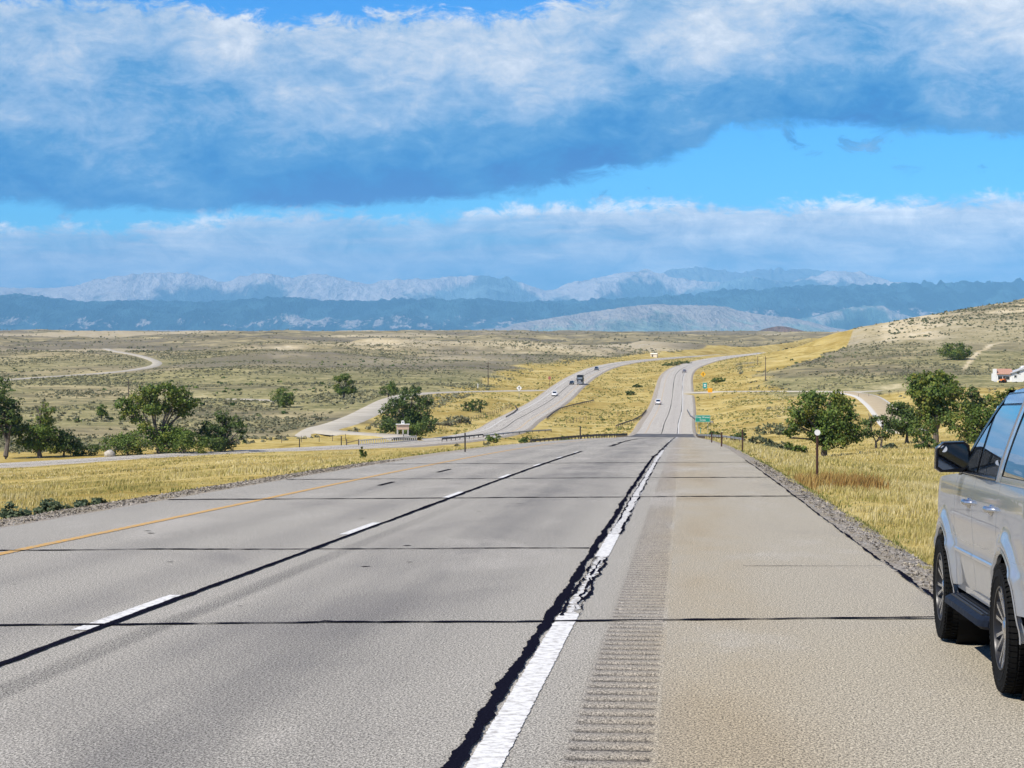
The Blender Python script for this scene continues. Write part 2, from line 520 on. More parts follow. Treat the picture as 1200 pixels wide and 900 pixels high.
# ------------------------------------------------------------------ height of the ground, from profiles along bearings
FAR = [(2300, -7), (3200, -1.5), (4200, 2.2), (5000, 4.2), (6200, -8), (9000, -22), (70000, -22)]
_prof = {
    -300: [(4, -2.6), (25, -2.9), (34, -3.3), (60, -5.0), (100, -7.7), (160, -11.6), (230, -16.2), (270, -19), (330, -20.6), (450, -21.3), (650, -20.2), (1000, -17.5), (1300, -14.4), (1700, -11)] + FAR,
    0: [(4, -2.4), (30, -3.15), (38, -3.55), (60, -5.0), (100, -7.7), (160, -11.6), (230, -16.0), (285, -19.4), (306, -20.3), (330, -20.7), (380, -21), (450, -21.3), (550, -21), (650, -20.2), (800, -19.1), (1000, -17.5), (1300, -14.4), (1700, -11)] + FAR,
    300: [(4, -2.4), (45, -4.0), (55, -4.55), (80, -5.95), (130, -8.7), (200, -12.5), (290, -17.4), (330, -19.5), (345, -20.3), (380, -21), (450, -22), (550, -21.5), (700, -21), (850, -19.5), (1000, -17.5), (1300, -14.5), (1700, -11)] + FAR,
    480: [(4, -2.4), (70, -5.0), (90, -6.1), (130, -8.3), (200, -12.1), (300, -17.4), (370, -20.8), (400, -21.8), (450, -22.8), (550, -22.3), (650, -21), (800, -20), (1000, -17.8), (1300, -14.8), (1700, -11.5)] + FAR,
    620: [(4, -2.4), (110, -7.0), (150, -9.1), (220, -12.8), (330, -18.6), (440, -23.4), (500, -24), (650, -23.2), (800, -21.5), (1000, -18.8), (1300, -16), (1700, -13.2), (2300, -8.5), (3200, -2.5), (4200, 2), (5000, 4)] + FAR[4:],
    700: [(4, -2.4), (170, -10.2), (330, -18.6), (450, -24), (510, -25), (600, -25), (700, -24.4), (800, -22.9), (900, -20.8), (1000, -19), (1120, -17.8), (1300, -16.8), (1600, -15.2), (2000, -11.5), (3000, -4.5), (4200, 1.5), (5000, 4)] + FAR[4:],
    800: [(4, -2.4), (60, -4.4), (113, -6.7), (170, -9.5), (250, -13.4), (331, -17.6), (395, -20.6), (443, -22.5), (510, -23.6), (590, -23.6), (680, -23.4), (780, -21.8), (900, -19.4), (1020, -18.2), (1140, -17.4), (1320, -17), (1700, -15), (2200, -11), (3000, -5), (4200, 1), (5000, 3.5)] + FAR[4:],
    900: [(4, -2.4), (55, -4.2), (70, -5.0), (100, -6.75), (150, -9.8), (200, -12.8), (250, -15.6), (300, -17.9), (350, -19.6), (400, -20.5), (450, -20.9), (520, -21.2), (600, -21.0), (700, -21.2), (770, -18.6), (850, -16.6), (1000, -15), (1200, -15.2), (1500, -15.8), (1700, -14.6), (2300, -10), (3200, -4), (4200, 0.5), (5000, 3)] + FAR[4:],
    960: [(4, -2.4), (34, -3.3), (45, -4.0), (60, -4.9), (100, -7.3), (150, -10.4), (200, -13), (230, -14.6), (280, -16.6), (340, -18.2), (400, -19), (480, -20.0), (560, -20.5), (690, -20.8), (780, -17.4), (900, -14), (1050, -11.4), (1150, -9.4), (1250, -8.4), (1400, -12), (1700, -12.5), (2300, -8), (3200, -3), (5000, 2.5)] + FAR[4:],
    1010: [(4, -2.4), (25, -3.0), (30, -3.2), (45, -4.1), (60, -5.0), (100, -7.3), (150, -9.9), (200, -12.4), (260, -15), (330, -17.2), (400, -18.6), (480, -19.8), (600, -20.6), (700, -20.3), (760, -18), (850, -14), (1000, -8), (1150, -0.5), (1250, 3.4), (1400, 2), (1800, -5), (3000, -3), (5000, 1.5)] + FAR[4:],
    1100: [(4, -2.4), (20, -2.75), (30, -3.3), (60, -5.2), (100, -7.5), (150, -10), (200, -12.3), (270, -15), (350, -17), (450, -18), (600, -18.4), (700, -17.6), (800, -15.1), (900, -11), (1000, -6), (1100, 1), (1200, 7.5), (1300, 12.0), (1400, 14.0), (1700, 8), (3000, 0), (5000, 0)] + FAR[4:],
    1200: [(4, -2.4), (20, -2.7), (60, -5), (100, -7.2), (150, -9.7), (200, -12), (270, -14.7), (350, -16.4), (450, -17.2), (600, -17.5), (700, -17.2), (800, -15.5), (900, -11.5), (1000, -5), (1100, 3), (1200, 12), (1320, 20.5), (1450, 26.8), (1700, 24), (3000, 0), (5000, 0)] + FAR[4:],
    1500: [(4, -2.4), (20, -2.7), (60, -4.6), (150, -8.6), (270, -12.7), (450, -15.2), (700, -16), (900, -10), (1100, 5), (1300, 21), (1500, 32), (1900, 30), (3000, 6), (5000, 0)] + FAR[4:],
}
_extra = {  # bearings in degrees outside the view, distances are radii
    -60: [(4, -2.4), (20, -2.9), (60, -4.5), (150, -9), (260, -16), (400, -18), (1000, -17), (2300, -9), (5000, 3), (9000, -10), (70000, -22)],
    -110: [(4, -2.3), (20, -2.4), (60, -2.9), (200, -6), (500, -10), (2000, -4), (6000, 2), (70000, -22)],
    -180: [(4, -2.3), (20, -1.6), (60, 0.1), (200, 4.0), (500, 4), (2000, 10), (6000, 8), (70000, -22)],
    180: [(4, -2.3), (20, -1.6), (60, 0.1), (200, 4.0), (500, 4), (2000, 10), (6000, 8), (70000, -22)],
    110: [(4, -2.3), (20, -2.4), (60, -2.6), (200, -4), (500, -6), (1200, 8), (3000, 4), (6000, 2), (70000, -22)],
    60: [(4, -2.4), (20, -2.7), (60, -4.0), (200, -8), (450, -12), (900, -4), (1400, 20), (3000, 10), (6000, 0), (70000, -22)],
}
LR = np.linspace(math.log(3.0), math.log(71000.0), 900)
_ph = np.radians(np.linspace(-180, 180, 1441))
_rows, _kphi = [], []
for px, pr in sorted(_prof.items()):
    u = (px - 600) / F
    k = math.sqrt(1 + u * u)
    _kphi.append(math.atan(u))
    _rows.append(np.interp(LR, [math.log(d * k) for d, z in pr], [z for d, z in pr]))
for deg, pr in _extra.items():
    _kphi.append(R(deg))
    _rows.append(np.interp(LR, [math.log(d) for d, z in pr], [z for d, z in pr]))
_o = np.argsort(_kphi)
_kphi = np.array(_kphi)[_o]
_rows = np.array(_rows)[_o]
ZT = np.empty((len(_ph), len(LR)))
for j in range(len(LR)):
    ZT[:, j] = np.interp(_ph, _kphi, _rows[:, j])


def _smooth(A, sig, axis):
    n = int(sig * 3)
    k = np.exp(-0.5 * (np.arange(-n, n + 1) / sig) ** 2)
    k /= k.sum()
    pad = [(n, n) if a == axis else (0, 0) for a in range(2)]
    B = np.pad(A, pad, mode='edge')
    return np.apply_along_axis(lambda v: np.convolve(v, k, 'valid'), axis, B)


ZT = _smooth(_smooth(ZT, 3.5, 1), 3.0, 0)


def nat(x, y):
    """smooth height, no relief"""
    r = np.maximum(np.hypot(x, y), 3.01)
    fi = (np.degrees(np.arctan2(x, y)) + 180) / 0.25
    fj = (np.log(r) - LR[0]) / (LR[1] - LR[0])
    i = np.clip(fi.astype(int), 0, len(_ph) - 2)
    j = np.clip(fj.astype(int), 0, len(LR) - 2)
    a, b = np.clip(fi - i, 0, 1), np.clip(fj - j, 0, 1)
    return (ZT[i, j] * (1 - a) + ZT[i + 1, j] * a) * (1 - b) + (ZT[i, j + 1] * (1 - a) + ZT[i + 1, j + 1] * a) * b


def road_dist(x, y, road, need=60.0):
    C, off, hw, bl, drop = road
    C = offset_line(C, off) if off else C
    x, y = np.asarray(x, float), np.asarray(y, float)
    D = np.full(x.shape, 1e9)
    Z = np.zeros(x.shape)
    m = (x > C[:, 0].min() - need - hw) & (x < C[:, 0].max() + need + hw) & (y > C[:, 1].min() - need - hw) & (y < C[:, 1].max() + need + hw)
    idx = np.nonzero(m)[0]
    A, B = C[:-1], C[1:]
    ab = (B - A)[:, :2]
    l2 = (ab ** 2).sum(1)
    for c in range(0, len(idx), 6000):
        q = idx[c:c + 6000]
        dx = x[q][:, None] - A[None, :, 0]
        dy = y[q][:, None] - A[None, :, 1]
        t = np.clip((dx * ab[:, 0] + dy * ab[:, 1]) / l2, 0, 1)
        d2 = (dx - t * ab[:, 0]) ** 2 + (dy - t * ab[:, 1]) ** 2
        k = d2.argmin(1)
        ar = np.arange(len(q))
        D[q] = np.sqrt(d2[ar, k])
        tk = t[ar, k]
        Z[q] = A[k, 2] + (B[k, 2] - A[k, 2]) * tk
    return D, Z


def ground(x, y, full=False):
    x = np.atleast_1d(np.asarray(x, float))
    y = np.atleast_1d(np.asarray(y, float))
    r = np.hypot(x, y)
    z = nat(x, y)
    # relief: low swells near, gullies and benches on the plain
    far = sstep(420, 1500, r)
    calm = np.ones_like(r)
    dm = np.full(r.shape, 1e9)
    rd = []
    for k, road in enumerate(ROADS):
        D, Z = road_dist(x, y, road)
        rd.append((D, Z))
        edge = np.maximum(D - road[2], 0)
        calm *= sstep(0, 50 if k < 2 else (60 if k == 6 else 22), edge)
        if k < 2: dm = np.minimum(dm, edge)
    rel = (fbm(x / 55, y / 55, 4, 3) - 0.5) * (0.5 + 2.6 * sstep(380, 700, r))
    gul = fbm(x / 150, y / 150, 5, 11, True, 0.55)
    bench = fbm(x / 420, y / 420, 4, 21)
    rel += far * ((0.62 - gul) * 12.5 * sstep(300, 1400, r) + (bench - 0.5) * 12.0) * (1 - 0.55 * sstep(3000, 5200, r))
    small = (fbm(x / 9, y / 9, 3, 5) - 0.5) * 0.35 * sstep(10, 60, r) * (1 - sstep(500, 900, r))
    small += (fbm(x / 2.3, y / 2.3, 3, 6) - 0.5) * 0.12 * (1 - sstep(60, 120, r))
    z = z + calm * rel + np.minimum(1, calm * 2 + 0.3) * small
    wmax = np.zeros_like(r)
    zr = np.zeros_like(r)
    wsum = np.zeros_like(r)
    for road, (D, Z) in zip(ROADS, rd):
        w = 1 - sstep(road[2] + 0.05, road[2] + road[3], D)
        zr += (w ** 2) * (Z - road[4])
        wsum += w ** 2
        wmax = np.maximum(wmax, w)
        # never above the road bed
    zr = np.where(wsum > 0, zr / np.maximum(wsum, 1e-9), 0)
    z = z * (1 - wmax) + zr * wmax
    if full:
        return z, dm, calm, gul, bench, rd
    return z


def surface(x, y):
    """ground, or the gravel edge of the near road where that lies higher"""
    z = ground(x, y)
    x, y = np.atleast_1d(np.asarray(x, float)), np.atleast_1d(np.asarray(y, float))
    L = x - np.interp(y, HW[:, 1], HW[:, 0])
    e = np.interp(L, [-12.3, -11.5, -10.7, -10.1, 2.36, 2.7, 3.0, 3.7], [-.6, -.10, -.04, 0, -.012, -.05, -.10, -.6])
    zr = np.interp(y + L * DIR, HW[:, 1], HW[:, 2]) + e
    return np.where((L > -12.3) & (L < 3.7) & (y < 400), np.maximum(z, zr), z)


def gz(x, y): return float(surface(x, y)[0])


def at(px, d):
    x = pxx(px, d)
    return Vector((x, d, gz(x, d)))
# ------------------------------------------------------------------ ground material
def mat_ground():
    m, t, out = new_mat('ground_soil')
    co = t.add('ShaderNodeTexCoord').outputs['Object']
    verge, sage, pale, scrub = (t.attr(n) for n in ('verge', 'sage', 'pale', 'scrub'))
    nA = t.noise(co, 0.012, 5, 0.6)
    nB = t.noise(co, 0.07, 6, 0.62)
    nC = t.noise(co, 0.45, 5, 0.6)
    nD = t.noise(co, 4.0, 5, 0.65)
    # yellow roadside grass: straw, gold and green streaks
    nS = t.noise(t.mapping(co, (1.0, 0.5, 1.0), (0, 0, 0.25)), 0.10, 7, 0.68, 0.6)
    nT = t.noise(co, 1.3, 5, 0.7)
    straw = t.ramp(t.m('ADD', t.m('MULTIPLY', nS, 0.55), t.m('ADD', t.m('MULTIPLY', nC, 0.25), t.m('MULTIPLY', nT, 0.2))), [(0.36, (0.15, 0.125, 0.035)), (0.44, (0.30, 0.215, 0.052)), (0.50, (0.42, 0.318, 0.100)), (0.56, (0.50, 0.395, 0.155)), (0.66, (0.57, 0.47, 0.25))])
    straw = t.mix(t.mr(nA, 0.50, 0.64, 0, 0.5), straw, (0.29, 0.20, 0.05))
    straw = t.mix(t.mr(nB, 0.56, 0.70, 0, 0.45), straw, (0.17, 0.175, 0.06))
    straw = t.mix(t.mr(nT, 0.50, 0.66, 0.0, 0.45), straw, (0.13, 0.11, 0.035))
    straw = t.mix(t.mr(nD, 0.45, 0.7, 0.0, 0.3), straw, (0.16, 0.125, 0.035))
    # sage plain
    sg = t.ramp(t.m('ADD', t.m('MULTIPLY', nB, 0.5), t.m('MULTIPLY', nC, 0.5)), [(0.36, (0.085, 0.088, 0.036)), (0.45, (0.15, 0.143, 0.062)), (0.53, (0.245, 0.218, 0.10)), (0.63, (0.37, 0.32, 0.17))])
    dry = t.ramp(t.m('ADD', t.m('MULTIPLY', nA, 0.5), t.m('MULTIPLY', nB, 0.5)), [(0.39, (0.095, 0.085, 0.055)), (0.46, (0.155, 0.135, 0.078)), (0.53, (0.25, 0.21, 0.115)), (0.62, (0.40, 0.335, 0.185))])
    base = t.mix(sage, dry, sg)
    sc = t.mix(t.mr(nC, 0.35, 0.65), (0.085, 0.078, 0.065), (0.185, 0.16, 0.12))
    base = t.mix(t.m('MULTIPLY', scrub, t.mr(t.m('ADD', nB, nC), 0.85, 1.1, 0.15, 0.9)), base, sc)
    pc = t.mix(t.mr(nB, 0.35, 0.65), (0.48, 0.385, 0.22), (0.53, 0.46, 0.33))
    base = t.mix(t.m('MULTIPLY', pale, t.mr(nC, 0.30, 0.5, 0.4, 1.0)), base, pc)
    vm = t.mr(t.m('ADD', verge, t.m('MULTIPLY', t.m('SUBTRACT', nC, 0.5), 0.5)), 0.35, 0.65)
    col = t.mix(vm, base, straw)
    bmp = t.bump(t.m('ADD', nD, t.m('MULTIPLY', nC, 3.0)), 0.6, 0.25)
    fin(t, out, col, 0.95, 0, bmp, 0.1)
    return m


def build_ground():
    f = np.linspace(-0.31, 0.31, 560)
    s = np.concatenate([np.linspace(0.31, 0.7, 50)[1:], np.linspace(0.7, math.pi, 46)[1:]])
    phi = np.concatenate([-s[::-1], f, s])
    r = np.concatenate([np.geomspace(3, 200, 110), np.geomspace(200, 1700, 300)[1:], np.geomspace(1700, 20000, 110)[1:]])
    PH, RR = np.meshgrid(phi, r, indexing='ij')
    x, y = (RR * np.sin(PH)).ravel(), (RR * np.cos(PH)).ravel()
    z, dm, calm, gul, bench, rd = ground(x, y, True)
    rad = RR.ravel()
    px = 600 + F * np.tan(np.clip(PH.ravel(), -1, 1))
    verge = 1 - sstep(14, 44, dm + 26 * (fbm(x / 30, y / 30, 3, 31) - 0.5))
    verge = np.maximum(verge, 1 - sstep(290, 400, rad + 60 * (fbm(x / 40, y / 40, 3, 32) - 0.5)))
    # the mown cutting that climbs the hill flank
    cut = sstep(870, 900, px) * (1 - sstep(-3, 3, px - np.interp(rad, [840, 860, 900, 1130, 1270], [880, 915, 952, 992, 1004]))) * sstep(830, 860, rad) * (1 - sstep(1290, 1320, rad))
    verge = np.maximum(verge, cut)
    field = sstep(880, 930, px) * (1 - sstep(640, 700, rad)) * sstep(340, 380, rad)
    verge = np.maximum(verge, 0.75 * field)
    verge[np.abs(PH.ravel()) > 0.9] = np.maximum(verge, 0.4)[np.abs(PH.ravel()) > 0.9]
    sage = (1 - sstep(900, 1500, rad)) * sstep(0.30, 0.55, fbm(x / 120, y / 120, 4, 41))
    slope = np.zeros(RR.shape)
    Zg = z.reshape(RR.shape)
    slope[:, 1:-1] = (Zg[:, 2:] - Zg[:, :-2]) / (RR[:, 2:] - RR[:, :-2])
    slope = slope.ravel()
    pale = sstep(0.07, 0.20, slope) * sstep(600, 900, rad) * sstep(0.38, 0.55, fbm(x / 210, y / 260, 4, 44))
    pale = np.maximum(pale, 0.55 * sstep(0.60, 0.72, fbm(x / 260, y / 420, 5, 45)) * sstep(900, 1300, rad))
    # bare pale nose of the hill on the right
    nose = sstep(1015, 1040, px) * (1 - sstep(1085, 1125, px + 30 * (fbm(x / 20, y / 20, 3, 46) - .5))) * sstep(1030, 1120, rad) * (1 - sstep(1500, 1600, rad))
    pale = np.maximum(pale, 0.8 * nose)
    # two bare tracks on the hill
    tr1 = 1 - sstep(2.0, 4.5, np.abs(px - np.interp(rad, [800, 900, 1000, 1040, 1100], [1128, 1140, 1160, 1180, 1240])))
    tr1 *= sstep(800, 830, rad) * (1 - sstep(1060, 1100, rad))
    pale = np.maximum(pale, tr1 * 0.9)
    scrub = sstep(0.52, 0.62, fbm(x / 330, y / 520, 4, 51)) * sstep(750, 1050, rad) * (1 - 0.4 * sstep(3500, 5000, rad))
    scrub *= (1 - tr1) * (1 - 0.65 * sstep(980, 1040, px))
    me = np_mesh('ground', np.stack([x, y, z], 1), grid_faces(len(phi), len(r))[:, ::-1], mat_ground(), True,
                 {'verge': verge, 'sage': sage, 'pale': pale, 'scrub': scrub})
    o = tag(link('ground', me), kind='structure')
    # the plain beyond, out to the foot of the mountains
    phi = np.linspace(-0.33, 0.33, 60)
    r = np.geomspace(19900, 62000, 24)
    PH, RR = np.meshgrid(phi, r, indexing='ij')
    x, y = (RR * np.sin(PH)).ravel(), (RR * np.cos(PH)).ravel()
    n = len(x)
    me = np_mesh('far_plain', np.stack([x, y, np.full(n, -22.6)], 1), grid_faces(60, 24)[:, ::-1], bpy.data.materials['ground_soil'], True,
                 {'verge': np.zeros(n), 'sage': np.zeros(n), 'pale': np.zeros(n), 'scrub': np.full(n, 0.3)})
    tag(link('far_plain', me), kind='structure')


build_ground()


# ------------------------------------------------------------------ mountains
def mat_range(name, rock, forest, lo, hi, nscale, fine=0.5, bumpd=420.0):
    m, t, out = new_mat(name)
    co = t.add('ShaderNodeTexCoord').outputs['Object']
    a = t.attr('bare')
    n1 = t.noise(t.mapping(co, (1, 0.3, 0.9), (0, 0.5, 0)), nscale, 8, 0.66, 0.6)
    n2 = t.noise(t.mapping(co, (1, 0.4, 1)), nscale * 4, 6, 0.65)
    k = t.m('ADD', t.m('ADD', a, t.m('MULTIPLY', t.m('SUBTRACT', n1, 0.5), 1.3)), t.m('MULTIPLY', t.m('SUBTRACT', n2, 0.5), fine))
    r2 = tuple(c * 0.7 for c in rock)
    rc = t.mix(t.mr(n2, 0.35, 0.65), r2, rock)
    f2 = tuple(c * 2.6 + 0.02 for c in forest)
    fc = t.mix(t.mr(t.noise(t.mapping(co, (1, 0.4, 1), (0, 0.6, 0)), nscale * 0.4, 7, 0.65, 0.5), 0.46, 0.60), forest, f2)  # lighter grassy tone in broad streaks, which also paint ridge light and shade
    col = t.mix(t.mr(k, lo, hi), fc, rc)
    bmp = t.bump(t.m('ADD', n1, t.m('MULTIPLY', n2, 0.3)), 1.0, bumpd)
    fin(t, out, col, 0.95, 0, bmp, 0.05)
    return m


def mountain(name, d0, d1, sky, mat, seed, rough, wave, back=0.35, base=-22.0, bare=None, q=(-170, 1370), step=1.6, nrow=76, crisp=0.7):
    px = np.arange(q[0], q[1], step)
    H = np.interp(px, [p for p, _ in sky], [(391.0 - y) / F for _, y in sky])
    v = np.linspace(0, 1, nrow)
    PX, VV = np.meshgrid(px, v, indexing='ij')
    d = d0 + (d1 - d0) * VV
    x, y = (PX - 600) / F * d, d
    crest = 1 - back
    shp = np.where(VV < crest, np.sin(np.clip(VV / crest, 0, 1) * math.pi / 2) ** 0.9, 1 - 0.9 * ((VV - crest) / back) ** 1.3)
    rid = fbm(x / wave, y / (wave * 1.5), 6, seed, True, 0.55)
    big = fbm(x / (wave * 2.5), y / (wave * 2.5), 3, seed + 9)
    k = shp * (1 + rough * ((rid - 0.62) * 2.3 + (big - 0.5) * 0.7) * np.clip(1.0 - shp * 0.75 * crisp, 0.12, 1))
    ang = k * 1.0                                     # tangent above the eye relative to the crest
    top = (np.maximum(ang * d, 0) / d).max(1)
    top = _smooth(top[:, None], 4, 0)[:, 0]
    ang = ang / top[:, None] * H[:, None]
    z = base + ang * (d - 0) * (1.0) + (ang > 0) * 0
    z = np.maximum(z + 22.0 * 0.0, base - 60)
    br = rid * 0.6 + 0.4 * np.clip(k, 0, 1.2)
    if bare is not None: br = bare(PX, VV, br, k)
    me = np_mesh(name, np.stack([x.ravel(), y.ravel(), z.ravel()], 1), grid_faces(len(px), nrow)[:, ::-1], mat, True, {'bare': br.ravel()})
    return tag(link(name, me), kind='structure')


def build_mountains():
    rock = mat_range('alpine_rock', (0.53, 0.475, 0.43), (0.06, 0.09, 0.095), 0.73, 0.95, 0.0013, 0.35, 420.0)  # forest tone kept bluish: haze blue is partly put into the colour
    deep = mat_range('far_blue_rock', (0.16, 0.16, 0.155), (0.07, 0.085, 0.075), 0.45, 0.9, 0.0006)
    forest = mat_range('forest_and_crag', (0.54, 0.48, 0.42), (0.016, 0.045, 0.050), 0.67, 0.77, 0.0040)  # spruce tone with some of the haze's blue painted in
    pale = mat_range('bare_foothill', (0.44, 0.385, 0.32), (0.10, 0.13, 0.10), 0.44, 0.66, 0.0020)
    mountain('far_mountains', 55000, 60000, [(-170, 352), (600, 350), (700, 345), (745, 332), (765, 322), (785, 316), (800, 314), (818, 313), (838, 316), (862, 320), (880, 318), (892, 315.5), (900, 316), (903, 313), (906, 316), (912, 314), (918, 317), (940, 315), (962, 317), (990, 322), (1040, 330), (1100, 336), (1370, 340)],
             deep, 61, 0.55, 2400)
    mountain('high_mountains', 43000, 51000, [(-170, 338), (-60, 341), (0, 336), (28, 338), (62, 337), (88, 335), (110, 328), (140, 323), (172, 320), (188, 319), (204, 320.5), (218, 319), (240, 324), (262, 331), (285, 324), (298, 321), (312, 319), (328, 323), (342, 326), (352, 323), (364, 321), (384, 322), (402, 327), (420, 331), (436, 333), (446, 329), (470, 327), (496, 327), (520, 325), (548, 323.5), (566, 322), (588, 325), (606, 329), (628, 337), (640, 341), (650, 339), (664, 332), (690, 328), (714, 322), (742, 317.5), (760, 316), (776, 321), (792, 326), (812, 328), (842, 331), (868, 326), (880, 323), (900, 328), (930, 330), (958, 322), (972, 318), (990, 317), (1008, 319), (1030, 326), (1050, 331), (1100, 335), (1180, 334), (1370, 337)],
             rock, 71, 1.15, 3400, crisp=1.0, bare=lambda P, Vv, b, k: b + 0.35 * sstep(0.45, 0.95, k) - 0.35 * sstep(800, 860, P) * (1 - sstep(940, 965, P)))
    mountain('forest_mountains', 31000, 39000, [(-170, 344), (0, 345), (26, 344), (60, 348), (100, 353), (160, 351), (240, 353), (300, 349), (340, 347), (372, 351), (430, 352), (470, 349), (520, 350), (560, 349), (600, 353), (650, 352), (700, 350), (740, 348), (800, 345), (850, 339), (900, 338), (930, 334), (970, 334), (1020, 333), (1060, 331), (1100, 330), (1150, 330), (1200, 328), (1370, 331)],
             forest, 83, 1.6, 1500, bare=lambda P, Vv, b, k: 0.50 + 0.5 * (b - 0.7) + 0.22 * sstep(0.08, 0.25, k) * (1 - sstep(0.45, 0.7, k)) - 0.16 * sstep(0.6, 0.9, k) - 0.10 * sstep(860, 1050, P) + 0.10 * (fbm(P / 40, Vv * 6, 3, 84) - 0.5), crisp=1.0)
    mountain('pale_foothills', 24500, 29500, [(-170, 390), (40, 389), (120, 387), (200, 386), (300, 387), (350, 386), (430, 389), (490, 390), (540, 387), (575, 384), (592, 383), (606, 378), (650, 371), (690, 365), (730, 359), (752, 356.5), (772, 355.5), (800, 357), (830, 357), (848, 358), (866, 363), (900, 369), (925, 371), (950, 376), (975, 383), (1010, 388), (1100, 390), (1370, 391)],
             pale, 91, 0.75, 1700)
    mountain('wooded_foothill', 29800, 30900, [(-170, 391), (880, 391), (900, 386), (930, 374), (955, 370), (985, 362), (1010, 358), (1024, 356.5), (1038, 360), (1052, 366), (1075, 373), (1110, 380), (1180, 385), (1370, 390)],
             mat_range('wooded_rock', (0.46, 0.42, 0.36), (0.035, 0.07, 0.065), 0.80, 1.05, 0.0019), 97, 0.9, 1500)
    mountain('reddish_butte', 8600, 9300, [(-170, 395), (840, 395), (870, 388), (884, 383.5), (898, 379), (910, 376.5), (920, 377), (934, 380), (950, 384), (975, 388), (1000, 395), (1370, 395)],
             mat_range('reddish_rock', (0.33, 0.22, 0.15), (0.17, 0.14, 0.09), 0.3, 0.8, 0.004), 99, 0.5, 500, base=-26, nrow=30)


build_mountains()


# ------------------------------------------------------------------ road surfaces
def mat_road(name, near=True):
    m, t, out = new_mat(name)
    uv = t.add('ShaderNodeUVMap').outputs[0]
    sep = t.add('ShaderNodeSeparateXYZ', {0: uv})
    L, S = sep.outputs[0], sep.outputs[1]
    lng = t.mapping(uv, (1, 0.045, 1))
    n_st = t.noise(lng, 1.1, 6, 0.62)                # long streaks
    n_bl = t.noise(t.mapping(uv, (1, 0.3, 1)), 0.45, 5, 0.6, 0.4)   # blotches
    uvs = t.mapping(uv, (1, 0.5, 1))
    n_ag = t.noise(uvs, 75.0, 3, 0.95)                # aggregate
    n_ag2 = t.noise(uvs, 28.0, 5, 1.0)
    vor = t.add('ShaderNodeTexVoronoi', {'Vector': uv, 'Scale': 42.0}, feature='F1').outputs[0]
    warm = t.mr(L, -0.9, 0.3, 0, 1, True) if near else 0.2
    base = t.mix(warm, (0.264, 0.250, 0.222), (0.286, 0.260, 0.208))
    if near:
        base = t.mix(t.mr(t.m('ABSOLUTE', t.m('ADD', L, 0.38)), 0.20, 0.24, 0.55, 0.0), base, (0.235, 0.212, 0.182))
    # wheel paths of the two lanes carry oil and rubber
    wp = None
    for c in ((-6.95, -5.45, -3.55, -1.95) if near else (-2.9, -1.2, 1.0, 2.7)):
        g = t.mr(t.m('ABSOLUTE', t.m('SUBTRACT', L, c)), 0.0, 0.65, 1.0, 0.0, True)
        wp = g if wp is None else t.m('MAXIMUM', wp, g)
    mid = t.mr(t.m('ABSOLUTE', t.m('SUBTRACT', L, -2.75)), 0.1, 1.1, 1.0, 0.0, True) if near else wp
    dark = t.m('MULTIPLY', t.m('MAXIMUM', t.m('MULTIPLY', wp, 0.6), t.m('MULTIPLY', mid, 1.0)), t.mr(t.m('ADD', t.m('MULTIPLY', n_st, .5), t.m('MULTIPLY', n_bl, .5)), 0.36, 0.62))
    col = t.mix(t.m('MULTIPLY', dark, 0.85), base, (0.125, 0.120, 0.115))
    col = t.mix(t.mr(n_bl, 0.54, 0.74, 0, 0.5), col, (0.155, 0.146, 0.138))
    col = t.mix(t.mr(n_bl, 0.28, 0.44, 0.5, 0), col, (0.36, 0.34, 0.31))
    if near:
        # faint ghost of an old painted line and a yellow-stained shoulder
        gh = t.m('MULTIPLY', t.mr(t.m('ABSOLUTE', t.m('ADD', L, t.m('ADD', 4.24, t.m('MULTIPLY', t.m('SUBTRACT', n_bl, 0.5), 0.12)))), 0.07, 0.16, 0.85, 0.0), t.mr(n_ag, 0.38, 0.56))
        gh = t.m('MULTIPLY', gh, t.m('MULTIPLY', t.mr(S, S_CAM + 20.0, S_CAM + 45.0, 1.0, 0.1), t.mr(n_st, 0.35, 0.5, 0.5, 1.0)))
        col = t.mix(gh, col, (0.045, 0.043, 0.042))
        st = t.m('MULTIPLY', t.mr(t.m('ABSOLUTE', t.m('SUBTRACT', L, 0.25)), 0.05, 1.1, 0.42, 0.0, True), t.mr(n_bl, 0.38, 0.62))
        col = t.mix(st, col, (0.27, 0.205, 0.11))
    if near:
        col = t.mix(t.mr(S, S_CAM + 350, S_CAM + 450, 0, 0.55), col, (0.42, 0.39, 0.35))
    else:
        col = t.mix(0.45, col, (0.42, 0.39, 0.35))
    # speckle of stones
    col = t.mix(1.0, col, t.ramp(n_ag, [(0.38, 1.08), (0.45, 0.86), (0.50, 0.62), (0.54, 0.32), (0.58, 0.14)]), 'MULTIPLY')
    col = t.mix(1.0, col, t.ramp(n_ag2, [(0.36, 1.0), (0.46, 0.86), (0.53, 0.74), (0.60, 0.60)]), 'MULTIPLY')
    col = t.mix(1.0, col, (2.28, 2.25, 2.19), 'MULTIPLY')
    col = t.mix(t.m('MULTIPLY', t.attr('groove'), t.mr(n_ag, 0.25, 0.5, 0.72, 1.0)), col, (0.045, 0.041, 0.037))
    h = t.m('ADD', t.m('MULTIPLY', vor, -0.8), n_ag)
    fin(t, out, col, 0.86, 0, t.bump(n_ag, 0.12, 0.003), 0.12)
    return m


